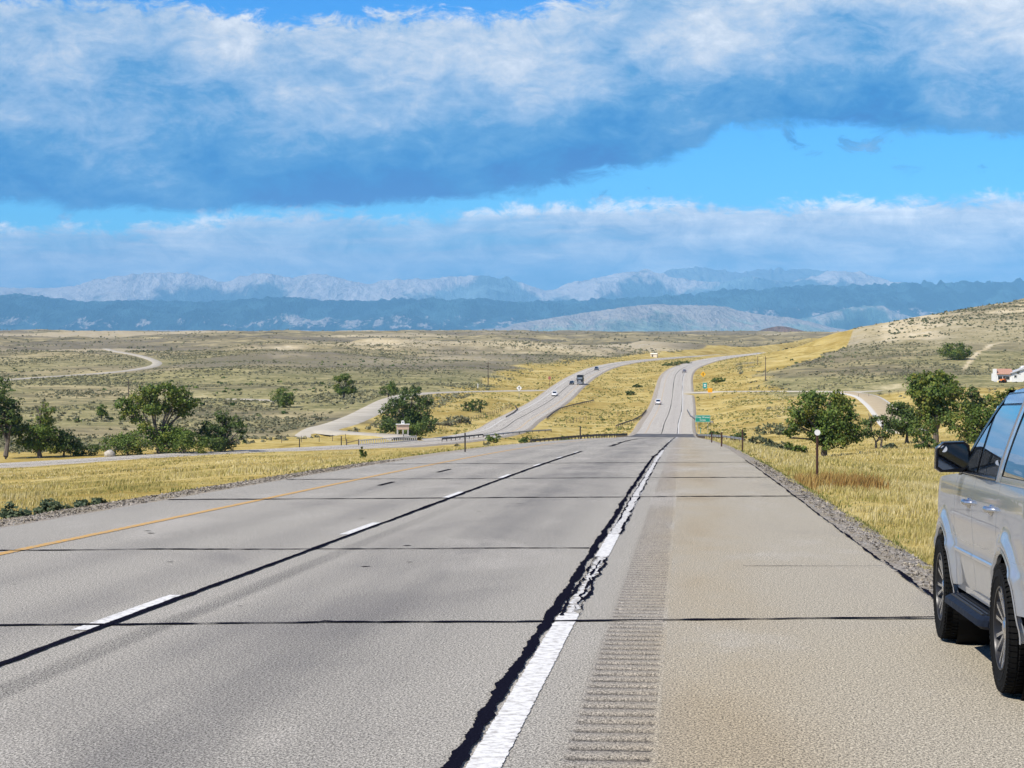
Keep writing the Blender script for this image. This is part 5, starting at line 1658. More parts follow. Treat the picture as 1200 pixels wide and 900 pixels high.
        if m2 is None:
            m2 = simple('mirror_glass', (0.20, 0.22, 0.25), 0.03, 1.0, var=0.03)
        mg = mb.build('mirror_glass', m2, mir)
        mb = MB()
        mb.poly([(cx + sd * (0.072 + 0.024 * math.cos(q * math.pi / 8)), cy - 0.106, cz + 0.058 + 0.024 * math.sin(q * math.pi / 8)) for q in range(16)])
        mb.build('blind_spot_mirror', clearl, mir)
        mb = MB()
        mb.tube([(sd * 0.93, 2.12, 1.345), (sd * 0.985, 2.09, 1.365), (sd * 1.02, 2.07, 1.40)], [0.05, 0.042, 0.05], 8)
        mb.build('mirror_arm', trim, mir, smooth=True)
        # running board
        mb = MB()
        u0, u1 = 0.58, 2.46
        sec = [(0.86, 0.405), (1.03, 0.405), (1.062, 0.385), (1.068, 0.345), (1.04, 0.325), (0.86, 0.325)]
        P = []
        for u, k in ((u0, 0.72), (u0 + 0.05, 0.9), (u0 + 0.10, 1.0), (1.2, 1.0), (1.8, 1.0), (u1 - 0.10, 1.0), (u1 - 0.05, 0.9), (u1, 0.72)):
            P.append([(sd * (0.86 + (x - 0.86) * k), u, z) for x, z in sec + sec[:1]])
        mb.grid(P)
        mb.poly([p for p in P[0][:-1]])
        mb.poly([p for p in P[-1][:-1]][::-1])
        rb = mb.build('running_board', step_m, o, smooth=True)
        for k in range(4):
            mb = MB()
            mb.box((sd * (0.915 + 0.034 * k), (u0 + u1) / 2, 0.409), (0.016, u1 - u0 - 0.34, 0.012))
            mb.build('grip_rib', black, rb)
        for u in (0.85, 1.55, 2.2):
            mb = MB()
            mb.tube([(sd * 0.90, u, 0.34), (sd * 0.72, u, 0.46)], 0.022, 6)
            mb.build('bracket', black, rb)
        # lamps
        mb = MB()
        P = []
        for h in np.linspace(0.86, 1.10, 6):
            P.append([(sd * (wlow(u, h) + 0.006 if u < 3.99 else wlow(4.0, h) - 0.30 * (u - 3.99) / .03), min(u, 4.03), h) for u in (3.72, 3.82, 3.92, 3.985, 4.0, 4.02)])
        mb.grid(P)
        mb.build('headlight', clearl, o, smooth=True)
        mb = MB()
        P = []
        for h in np.linspace(0.86, 1.30, 8):
            P.append([(sd * (wlow(u, h) + 0.008), u, h) for u in (-1.165, -1.10, -1.05, -1.0)])
        mb.grid(P)
        mb.build('taillight', redl, o, smooth=True)

    # wheels
    def tyre_mesh(sd):
        mb = MB()
        W, r = 0.285, RW
        prof = [(-0.13, 0.262), (-0.142, 0.30), (-0.145, 0.34), (-0.140, 0.372), (-0.124, 0.392), (-0.10, 0.3965), (0.10, 0.3965), (0.124, 0.392), (0.140, 0.372), (0.145, 0.34), (0.142, 0.30), (0.13, 0.262)]
        mb.lathe_x(prof, 64)
        rg = random.Random(4)
        N = 66
        for k in range(N):
            for i, (x, w, ph) in enumerate(((-0.108, 0.040, 0.0), (-0.056, 0.044, 0.5), (0.0, 0.038, 0.2), (0.056, 0.044, 0.7), (0.108, 0.040, 0.35))):
                a = 2 * math.pi * (k + ph) / N
                ln = 2 * math.pi * RW / N * (0.78 if i in (0, 4) else 0.70)
                rr = 0.4005 if i not in (0, 4) else 0.3975
                mb.box((x, rr * math.cos(a), rr * math.sin(a)), (w, ln, 0.012), Euler((a - math.pi / 2, 0, (0.25 if i % 2 else -0.2))))
            a = 2 * math.pi * k / N     # shoulder lugs
            for s in (-1, 1):
                mb.box((s * 0.134, 0.383 * math.cos(a), 0.383 * math.sin(a)), (0.016, 0.022, 0.026), Euler((a - math.pi / 2, 0, 0)))
        # raised ring on the sidewall
        for s in (-1, 1):
            mb.lathe_x([(s * 0.1445, 0.318), (s * 0.148, 0.322), (s * 0.1485, 0.330), (s * 0.146, 0.334)], 64)
        return mb.mesh('tyre', rubber, smooth=True)

    def rim_meshes(sd):
        out = []
        mb = MB()
        f = sd
        mb.lathe_x([(f * 0.128, 0.266), (f * 0.136, 0.262), (f * 0.134, 0.252), (f * 0.118, 0.246), (f * -0.10, 0.236)], 64)
        rim = mb.mesh('rim', rimd, smooth=True)
        mb = MB()       # dark barrel and brake behind
        mb.lathe_x([(f * 0.03, 0.236), (f * 0.02, 0.10), (f * 0.02, 0.0)], 40)
        mb.lathe_x([(f * 0.055, 0.175), (f * 0.06, 0.17), (f * 0.06, 0.09), (f * 0.05, 0.08)], 40)
        barrel = mb.mesh('brake_disc', rimd, smooth=True)
        mb = MB()       # fourteen narrow blades in seven pairs
        for k in range(14):
            base = 2 * math.pi * (k // 2) / 7
            a0, a1 = base + (0.07 if k % 2 else -0.07), base + (0.185 if k % 2 else -0.185)
            def P(r, a, x, off):
                return (f * x, r * math.cos(a) - off * math.sin(a), r * math.sin(a) + off * math.cos(a))
            r0, r1, w0, w1 = 0.055, 0.252, 0.008, 0.0125
            top = [P(r0, a0, 0.098, -w0), P(r0, a0, 0.098, w0), P(r1, a1, 0.126, w1), P(r1, a1, 0.126, -w1)]
            bot = [P(r0, a0, 0.060, -w0 * 1.4), P(r0, a0, 0.060, w0 * 1.4), P(r1, a1, 0.085, w1 * 1.3), P(r1, a1, 0.085, -w1 * 1.3)]
            mb.poly(top)
            for i in range(4):
                j = (i + 1) % 4
                mb.poly([top[i], bot[i], bot[j], top[j]])
        spk = mb.mesh('spoke', rimm)
        mb = MB()
        mb.lathe_x([(f * 0.09, 0.075), (f * 0.108, 0.068), (f * 0.112, 0.04), (f * 0.116, 0.036), (f * 0.118, 0.0)], 28)
        hub = mb.mesh('hub_cap', rimm, smooth=True)
        return rim, barrel, spk, hub
    for sd in (-1, 1):
        ty = tyre_mesh(sd)
        rim, barrel, spk, hub = rim_meshes(sd)
        for a in AX:
            wh = link('wheel', None, o)
            wh.location = (sd * 0.885, a, HUB)
            wh.rotation_euler = (0.4 + a, 0, 0)
            link('tyre', ty, wh)
            link('rim', rim, wh)
            link('brake_disc', barrel, wh)
            s = link('spoke', spk, wh)
            s['kind'] = 'stuff'
            link('hub_cap', hub, wh)

    # roof, hood, glass, front and rear
    mb = MB()
    P = []
    for u in np.linspace(-1.13, 1.22, 24):
        hw_ = wup(1.865, u) - 0.045
        P.append([(x * hw_, u, roofh(u) + 0.02 * (1 - x * x)) for x in np.linspace(-1, 1, 15)])
    mb.grid(P, flip=True)
    mb.build('roof', paint, o, smooth=True)
    mb = MB()
    P = []
    for u in np.linspace(2.40, 4.0, 20):
        hw_ = wlow(u, belt(u)) - 0.012
        P.append([(x * hw_, u, belt(u) - 0.006 + (0.05 - 0.05 * abs(x) ** 3) * (1 - 0.5 * (u - 2.4) / 1.6) - (0.10 * ((u - 3.8) / 0.2) ** 2 if u > 3.8 else 0)) for x in np.linspace(-1, 1, 15)])
    mb.grid(P, flip=True)
    mb.build('hood', paint, o, smooth=True)
    mb = MB()
    P = []
    for q in np.linspace(0, 1, 10):
        h = 1.31 + 0.60 * q
        u = float(np.interp(h, [1.29, 1.40, 1.60, 1.76, 1.86, 1.93], [2.50, 2.29, 1.91, 1.59, 1.35, 1.19]))
        hw_ = wup(min(h, 1.87)) - 0.01
        P.append([(x * hw_, u + 0.06 * (1 - x * x), h) for x in np.linspace(-1, 1, 13)])
    mb.grid(P, flip=True)
    mb.build('windshield', glass, o, smooth=True)
    mb = MB()
    P = []
    for h in np.linspace(0.55, 1.90, 26):
        u = -1.175 + (0.0 if h < 1.25 else 0.10 * ((h - 1.25) / 0.65) ** 1.5)
        hw_ = (wlow(-1.17, h) if h < 1.30 else wup(min(h, 1.87), -1.1)) - 0.003
        P.append([(x * hw_, u - 0.03 * (1 - x * x), h) for x in np.linspace(-1, 1, 13)])
    mb.grid(P)
    hatch = mb.build('tailgate', paint, o, smooth=True)
    mb = MB()
    P = []
    for h in np.linspace(1.36, 1.80, 8):
        u = -1.182 + 0.10 * ((h - 1.25) / 0.65) ** 1.5
        P.append([(x * (wup(h, -1.1) - 0.10), u - 0.03 * (1 - x * x), h) for x in np.linspace(-1, 1, 9)])
    mb.grid(P)
    mb.build('rear_window', glass, hatch, smooth=True)
    mb = MB()
    P = []
    for h in np.linspace(0.47, 0.80, 8):
        b = 0.07 * math.sin(math.pi * (h - 0.47) / 0.33)
        P.append([(x * (0.95 + 0.02 * (abs(x) < .9)), -1.19 - b * (1 - 0.6 * x ** 4), h) for x in np.linspace(-1, 1, 15)])
    mb.grid(P)
    mb.build('rear_bumper', paint, o, smooth=True)
    mb = MB()
    P = []
    for h in np.linspace(0.36, 1.20, 14):
        P.append([(x * (wlow(4.0, max(h, .45)) - 0.004), 4.02 + 0.07 * (1 - x * x), h) for x in np.linspace(-1, 1, 13)])
    mb.grid(P, flip=True)
    fb = mb.build('front_bumper', paint, o, smooth=True)
    mb = MB()
    for k in range(9):
        mb.box((0, 4.10, 0.78 + 0.035 * k), (1.05, 0.03, 0.014))
    g = mb.build('grille', chrome, fb)
    g['kind'] = 'stuff'
    mb = MB()
    mb.box((0, 1.42, 0.44), (1.50, 5.0, 0.16))
    mb.box((0, 1.3, 0.34), (0.5, 3.6, 0.10))
    mb.build('underbody', liner, o)
    for s in (-1, 1):
        mb = MB()
        mb.box((s * 0.90, 1.50, 0.475), (0.10, 2.06, 0.06))
        mb.build('rocker_panel', paint, o)
    # dark interior shell so that gaps never show light
    mb = MB()
    mb.box((0, 1.4, 0.9), (1.72, 1.95, 0.75))
    mb.box((0, -0.8, 0.98), (1.60, 0.6, 0.6))
    mb.build('interior', liner, o)


build_suv()
# ------------------------------------------------------------------ finding the ground under a point of the photograph
PITCH = math.atan(60 / F)


def ray(px, py):
    x, y, z = (px - 600) / F, 1.0, -(py - 450) / F
    c, s = math.cos(PITCH), math.sin(PITCH)
    return np.array([x, y * c + z * s, z * c - y * s])


def hit(px, py, d0=12.0, d1=2600.0):
    r = ray(px, py)
    d = np.geomspace(d0, d1, 1800)
    k = d / r[1]
    g = ground(r[0] * k, d)
    below = np.nonzero(r[2] * k <= g)[0]
    i = below[0] if len(below) else len(d) - 1
    return Vector((r[0] * k[i], d[i], g[i]))


def on_road(C, px, py, dmin=250):
    """point of the carriageway that shows at (px, py), with the heading of the road there"""
    m = C[:, 1] > dmin
    P = C[m]
    Y = 450 + F * np.tan(np.arctan2(-P[:, 2], P[:, 1]) - PITCH)
    i = int(np.argmin(np.abs(Y - py)))
    T = P[min(i + 1, len(P) - 1)] - P[max(i - 1, 0)]
    x = pxx(px, P[i, 1])
    return Vector((x, P[i, 1], P[i, 2])), math.atan2(-T[0], T[1]), math.atan2(T[2], math.hypot(T[0], T[1]))


GALV = simple('galvanised_steel', (0.36, 0.37, 0.38), 0.45, 0.75, var=0.2, scale=3)
DARKSTEEL = simple('weathered_dark_steel', (0.055, 0.05, 0.047), 0.7, 0.3, var=0.35, scale=2)
WOOD = simple('weathered_post_wood', (0.10, 0.078, 0.058), 0.9, var=0.4, scale=3, bump=0.4)
BROWN = simple('brown_steel', (0.075, 0.036, 0.024), 0.65, 0.2, var=0.25)
WHITE = simple('white_paint', (0.74, 0.73, 0.70), 0.55, var=0.07)
CONC = simple('pale_concrete', (0.42, 0.40, 0.36), 0.9, var=0.18, scale=1.5)
GREEN = simple('sign_green', (0.012, 0.235, 0.165), 0.4, var=0.06)
TEAL = simple('marker_green', (0.015, 0.27, 0.26), 0.4, var=0.06)
YELLOW = simple('sign_yellow', (0.78, 0.42, 0.015), 0.4, var=0.06)
ORANGE = simple('sign_amber', (0.80, 0.36, 0.01), 0.4, var=0.06)
RED = simple('sign_red', (0.34, 0.11, 0.09), 0.5, var=0.1)
BLACKP = simple('black_paint', (0.012, 0.012, 0.012), 0.6)
TYRE = bpy.data.materials['tyre_rubber']
GLASS = bpy.data.materials['tinted_car_glass']
ALLOY = bpy.data.materials['machined_alloy']


def guardrail(label, pts, rail_mat, post_mat, group='steel guardrails', z_off=0.0, h=0.72, spacing=3.8, turned=False):
    P = []
    for px, d in pts:
        P.append(at(px, d))
    # resample
    A = np.array([tuple(p) for p in P])
    s = np.concatenate([[0], np.cumsum(np.linalg.norm(np.diff(A[:, :2], axis=0), axis=1))])
    n = max(3, int(s[-1] / spacing) + 1)
    q = np.linspace(0, s[-1], n)
    X, Y = np.interp(q, s, A[:, 0]), np.interp(q, s, A[:, 1])
    Z = ground(X, Y) + z_off
    o = thing('guardrail', label, 'guardrail', (X[0], Y[0], Z[0]), 0, group)
    L = np.stack([X - X[0], Y - Y[0], Z - Z[0]], 1)
    mb = MB()
    rows = []
    for i in range(n):
        t = L[min(i + 1, n - 1)] - L[max(i - 1, 0)]
        t = t / np.linalg.norm(t)
        nx, ny = t[1], -t[0]
        sec = ((0.0, 0.156), (0.06, 0.12), (0.06, 0.06), (0.0, 0.0), (0.06, -0.06), (0.06, -0.12), (0.0, -0.156), (-0.012, -0.156), (-0.012, 0.156), (0.0, 0.156))
        zz = h - 0.16
        if turned and i == 0: zz -= 0.30
        rows.append([(L[i][0] + nx * a, L[i][1] + ny * a, L[i][2] + zz + b) for a, b in sec])
    mb.grid(rows)
    mb.build('rail', rail_mat, o)
    pm = MB()
    pm.box((0, 0, h / 2 - 0.4), (0.16, 0.16, h + 0.75))
    me = pm.mesh('post', post_mat)
    for i in range(n):
        p = link('post', me, o)
        p.location = L[i]
    return o


def post(name, label, px, py, h, mat, r=0.035, group='reflector posts along the shoulder', disc=0.0, d=None, cat='post'):
    p = at(px, d) if d else hit(px, py)
    o = thing(name, label, cat, p, 0, group)
    mb = MB()
    mb.box((0, 0, h / 2 - 0.2), (r * 2, r * 1.2, h + 0.4))
    mb.box((0, -r * 0.75, h / 2), (r * 0.5, r * 0.4, h - 0.05))
    mb.build('stake', mat, o)
    if disc:
        mb = MB()
        mb.lathe_x([(-0.012, 0.0), (-0.012, disc), (0.012, disc), (0.012, 0.0)], 20)
        mb.v = [(y, x - r * 0.6 - 0.012, z) for x, y, z in mb.v]
        b = mb.build('reflector', WHITE, o)
        b.location = (0, 0, h - disc * 0.4)
    return o


def text_mesh(name, body, size, mat, parent, loc, rot=(R(90), 0, 0), thick=0.004):
    cu = bpy.data.curves.new(name, 'FONT')
    cu.body = body
    cu.size = size
    cu.align_x = 'CENTER'
    cu.align_y = 'CENTER'
    cu.extrude = thick
    tmp = bpy.data.objects.new(name + '_source', cu)
    COL.objects.link(tmp)
    dg = bpy.context.evaluated_depsgraph_get()
    me = bpy.data.meshes.new_from_object(tmp.evaluated_get(dg))
    bpy.data.objects.remove(tmp)
    me.name = name
    me.materials.clear()
    me.materials.append(mat)
    o = link(name, me, parent)
    o.location = loc
    o.rotation_euler = rot
    return o


def build_roadside():
    # guardrails
    guardrail('grey guardrail at the right shoulder curving away towards the gully', [(816.5, 405), (818.5, 365), (826, 335), (842, 312), (872, 288)], GALV, WOOD, z_off=0.1)
    guardrail('guardrail right of the uphill lanes behind the green sign', [(805.5, 600), (809, 560), (818, 530), (836, 508)], GALV, WOOD, z_off=0.1)
    guardrail('long dark guardrail at the left shoulder where the road dips', [(735, 385), (722, 345), (696, 312), (660, 275), (622, 246)], DARKSTEEL, WOOD, z_off=0.15)
    guardrail('dark guardrail on the median side beyond the dip', [(757.5, 600), (752, 560), (742, 530), (722, 500)], DARKSTEEL, WOOD, z_off=0.1)
    guardrail('short guardrail on the outer side of the oncoming lanes', [(604, 640), (606.5, 615), (602, 590), (593, 560)], DARKSTEEL, WOOD)
    guardrail('dark guardrail on the median side of the oncoming lanes', [(641, 555), (648, 590), (656, 620), (676, 655), (696, 690)], DARKSTEEL, WOOD)
    guardrail('low dark barrier along the near edge of the oncoming lanes', [(518, 396), (540, 412), (566, 430)], DARKSTEEL, DARKSTEEL, h=1.0)
    guardrail('thin guardrail running on behind the low dark barrier', [(567, 432), (600, 455), (646, 478)], GALV, WOOD)
    # pale bridge rail with balusters on the far side of the oncoming lanes
    A, B = at(421, 369), at(488, 398)
    n = 27
    o = thing('bridge_rail', 'pale slatted bridge railing in front of the information board', 'railing', A)
    dx, dy, dz = B.x - A.x, B.y - A.y, B.z - A.z
    for zz, r in ((1.12, 0.09), (0.30, 0.08)):
        mb = MB()
        mb.tube([(0, 0, zz), (dx, dy, dz + zz)], r, 4)
        mb.build('rail', CONC, o)
    pm = MB()
    pm.box((0, 0, 0.45), (0.17, 0.17, 1.4))
    me = pm.mesh('baluster', CONC)
    for k in range(n):
        b = link('baluster', me, o)
        b.location = (dx * k / (n - 1), dy * k / (n - 1), dz * k / (n - 1))
    # small gate-like end frame left of the railing
    p = at(413, 366)
    o = thing('wooden_gate', 'low wooden gate frame at the left end of the pale railing', 'gate', p)
    for x in (-1.1, 1.1):
        mb = MB()
        mb.box((x, 0, 0.6), (0.2, 0.2, 1.6))
        mb.build('post', WOOD, o)
    mb = MB()
    mb.tube([(-1.1, 0, 0.75), (1.1, 0.1, 1.25)], 0.07, 5)
    mb.build('rail', WOOD, o)

    # reflector posts
    o = post('reflector_post', 'tall brown reflector post with a white round reflector, nearest on the right', 957.5, 566, 1.5, BROWN, 0.034, disc=0.085)
    post('reflector_post', 'brown post standing at the near end of the right guardrail', 870, 533, 1.3, BROWN, 0.035)
    post('reflector_post', 'short brown post left of the post at the guardrail end', 845.5, 529, 1.1, BROWN, 0.04)
    post('reflector_post', 'tiny post at the guardrail nearest the green sign', 834, 523, 1.0, BROWN, 0.045)
    post('reflector_post', 'thin dark post alone in the grass left of the highway', 545, 537, 1.15, DARKSTEEL, 0.032)
    post('reflector_post', 'post on the grass edge left of the pale railing', 400, 524, 2.0, DARKSTEEL, 0.09)
    post('reflector_post', 'dark post farthest left along the oncoming lanes', 351, 525, 1.6, DARKSTEEL, 0.09)
    post('reflector_post', 'dark post in front of the pale railing', 473, 519, 1.7, DARKSTEEL, 0.07)
    post('reflector_post', 'post beside the left guardrail end', 680, 516, 1.7, DARKSTEEL, 0.08)
    post('marker_post', 'white marker post on the gully edge below the pole', 560, 456, 2.0, WHITE, 0.16, group=None)
    post('marker_post', 'slim teal-grey marker post left of the green sign', 821, 508, 1.3, TEAL, 0.07, group=None)

    # green place-name sign
    p = hit(823.5, 507.5)
    d = p.y
    k = d / F
    W, H = 17.6 * k, 8.2 * k
    zc = pz(490.6, d) - p.z
    o = thing('place_sign', 'green place-name sign with white lettering beside the right guardrail', 'sign', p, R(-4))
    for s in (-1, 1):
        mb = MB()
        mb.box((s * W * 0.34, 0.05, zc / 2 - 0.2), (0.10, 0.07, zc + 0.4 + H * 0.4))
        mb.build('post', GALV, o)
    mb = MB()
    mb.box((0, 0, zc), (W, 0.035, H))
    pn = mb.build('panel', GREEN, o, bevel=0.01)
    mb = MB()
    for x, z, w, h in ((0, H * .46, W * .96, .035), (0, -H * .46, W * .96, .035), (-W * .48, 0, .035, H * .93), (W * .48, 0, .035, H * .93)):
        mb.box((x, -0.022, zc + z), (w, 0.006, h))
    mb.build('border', WHITE, pn)
    text_mesh('lettering', 'Crazy Woman', W * 0.155, WHITE, pn, (0, -0.024, zc + H * 0.19))
    text_mesh('lettering', 'Creek', W * 0.155, WHITE, pn, (0, -0.024, zc - H * 0.20))

    # diamond and rectangular markers up the hill
    def sign(name, label, px, py_base, py_c, wpx, hpx, mat, diamond=False, back=None, cat='sign', glyph=None):
        p = hit(px, py_base)
        k = p.y / F
        w, h = wpx * k, hpx * k
        zc = pz(py_c, p.y) - p.z
        o = thing(name, label, cat, p, R(-3))
        mb = MB()
        mb.box((0, 0.05, zc / 2 - 0.2), (0.14, 0.08, zc + 0.4))
        mb.build('post', GALV if back is None else back, o)
        mb = MB()
        if diamond:
            mb.box((0, 0, 0), (w * .72, 0.04, w * .72), Euler((0, R(45), 0)))
            mb.v = [(x, y, z + zc) for x, y, z in mb.v]
        else:
            mb.box((0, 0, zc), (w, 0.04, h))
        b = mb.build('panel', mat, o, bevel=0.01)
        if glyph == 'arrow':
            mb = MB()
            mb.box((0, -0.026, zc - h * .12), (w * .12, 0.008, h * .34))
            mb.poly([(-w * .17, -0.03, zc + h * .04), (w * .17, -0.03, zc + h * .04), (0, -0.03, zc + h * .27)])
            mb.build('symbol', BLACKP, b)
        elif glyph == 'bar':
            mb = MB()
            mb.box((0, -0.026, zc + h * .18), (w * .55, 0.008, h * .14))
            mb.box((0, -0.026, zc - h * .12), (w * .42, 0.008, h * .22))
            mb.build('symbol', WHITE, b)
        return o
    sign('warning_sign', 'yellow diamond sign farthest up the right verge', 824, 447, 438.6, 6.4, 6.4, YELLOW, True, glyph='arrow')
    sign('route_marker', 'small teal marker sign between the two yellow signs', 826, 459, 451.8, 4.8, 6.6, TEAL, glyph='bar')
    sign('warning_sign', 'amber square sign at the side road turning', 832, 466.5, 457.4, 5.4, 5.2, ORANGE, False)
    sign('warning_sign', 'white diamond sign on a thin post left of the oncoming lanes', 608.4, 466, 454.8, 6.6, 6.6, WHITE, True, glyph='arrow')
    sign('stop_sign', 'reddish sign on a post where the frontage road joins', 644, 454, 443, 2.8, 3.6, RED, False, back=BROWN)

    # information board in front of the dark tree
    p = hit(472, 513.5)
    k = p.y / F
    o = thing('information_board', 'pale roadside information board on legs below the dark cottonwood', 'sign', p, R(8))
    W, z0, z1 = 14.6 * k, (513.5 - 503.5) * k, (513.5 - 497.5) * k
    mb = MB()
    mb.box((0, 0, (z0 + z1) / 2), (W, 0.14, z1 - z0))
    mb.build('panel', simple('tan_board', (0.56, 0.40, 0.29), 0.7, var=0.12), o, bevel=0.02)
    mb = MB()
    mb.box((0, -0.05, z1 + 0.05), (W + 0.3, 0.5, 0.16))
    mb.build('cap', WHITE, o)
    mb = MB()
    mb.poly([(-2.1 * k, -0.1, z1 + 0.1), (2.1 * k, -0.1, z1 + 0.1), (1.5 * k, -0.1, z1 + 4.6 * k), (-1.5 * k, -0.1, z1 + 4.6 * k)])
    mb.poly([(2.1 * k, 0.08, z1 + 0.1), (-2.1 * k, 0.08, z1 + 0.1), (-1.5 * k, 0.08, z1 + 4.6 * k), (1.5 * k, 0.08, z1 + 4.6 * k)])
    for a, b in (((-2.1, 0.1), (-1.5, 4.6)), ((2.1, 0.1), (1.5, 4.6)), ((-1.5, 4.6), (1.5, 4.6))):
        f = lambda q, y: (q[0] * k, y, z1 + (q[1] * k if q[1] > 1 else q[1]))
        mb.poly([f(a, -0.1), f(b, -0.1), f(b, 0.08), f(a, 0.08)])
    em = mb.build('emblem', WHITE, o)
    mb = MB()
    mb.box((0.1 * k, -0.115, z1 + 2.6 * k), (1.2 * k, 0.01, 1.9 * k))
    mb.build('symbol', simple('emblem_blue', (0.10, 0.16, 0.25), 0.6), em)
    for x in (-0.42, 0.02, 0.42):
        mb = MB()
        mb.box((x * W, 0.06, z0 / 2 - 0.2), (0.28, 0.2, z0 + 0.6))
        mb.build('leg', CONC if x else WOOD, o)
    mb = MB()
    mb.box((W * 0.22, 0.05, z0 * 0.42), (W * 0.36, 0.1, 0.16))
    mb.build('crossbar', CONC, o)

    # utility poles
    def pole(label, px, py0, py1, arm=True):
        p = hit(px, py0)
        h = (py0 - py1) * p.y / F
        o = thing('utility_pole', label, 'pole', p, R(20), 'utility poles on the plain')
        mb = MB()
        mb.tube([(0, 0, -0.4), (0, 0, h)], [0.19, 0.13], 7)
        mb.build('pole', WOOD, o, smooth=True)
        if arm:
            mb = MB()
            mb.box((0, -0.15, h - 0.6), (2.2, 0.12, 0.14))
            mb.build('crossarm', WOOD, o)
        return o
    pole('wooden utility pole above the gully left of the oncoming lanes', 572, 452, 424.5)
    pole('wooden utility pole behind the broad spreading cottonwood', 150.5, 466, 446)
    pole('wooden utility pole right of the uphill highway bend', 897, 447, 418)
    pole('short utility pole beside the far end of the uphill highway', 888, 428, 417, False)

    # wire fences
    def fence(label, pix, spacing, h=1.25, r=0.06):
        P = np.array([tuple(hit(*q)) for q in pix])
        s = np.concatenate([[0], np.cumsum(np.linalg.norm(np.diff(P[:, :2], axis=0), axis=1))])
        n = min(60, int(s[-1] / spacing) + 1)
        q = np.linspace(0, s[-1], n)
        X, Y = np.interp(q, s, P[:, 0]), np.interp(q, s, P[:, 1])
        Z = ground(X, Y)
        o = thing('wire_fence', label, 'fence', (X[0], Y[0], Z[0]))
        pm = MB()
        pm.tube([(0, 0, -0.4), (0, 0, h)], r, 5)
        me = pm.mesh('post', WOOD)
        for i in range(n):
            b = link('post', me, o)
            b.location = (X[i] - X[0], Y[i] - Y[0], Z[i] - Z[0])
        for f in (0.35, 0.62, 0.92):
            mb = MB()
            mb.tube([(X[i] - X[0], Y[i] - Y[0], Z[i] - Z[0] + h * f) for i in range(n)], 0.008, 3, False)
            mb.build('wire', DARKSTEEL, o)
    fence('wire fence along the golden bank below the frontage road', [(515, 504), (540, 497), (566, 490), (590, 482), (600, 477)], 5)
    fence('wire fence across the sage flat between the trees and the house', [(1006, 466), (1050, 462), (1100, 461), (1160, 460)], 6)
    fence('wire fence crossing the golden median hollow', [(664, 497), (690, 492), (720, 489), (744, 485)], 5)
    fence('wire fence along the grass left of the highway beyond the bridge rail', [(330, 519), (370, 518), (405, 516)], 6)

    # pale boulder by the creek
    p = hit(128, 528, 314)
    p = Vector((pxx(128, 329), 329, gz(pxx(128, 329), 329)))
    mb = MB()
    mb.sphere((0, 0, 0.3), 0.8, 14, 9, 1.25, 0.9, 0.95)
    rr = random.Random(9)
    mb.v = [(x * (1 + 0.10 * math.sin(5 * z + 3 * x)), y, z * (1 + 0.08 * math.cos(4 * x))) for x, y, z in mb.v]
    b = mb.build('boulder', simple('pale_boulder', (0.36, 0.33, 0.285), 0.9, var=0.4, scale=2.5, bump=0.5), None, smooth=True)
    b.location = p
    tag(b, 'pale rounded boulder among the bushes at the creek', 'boulder')


build_roadside()


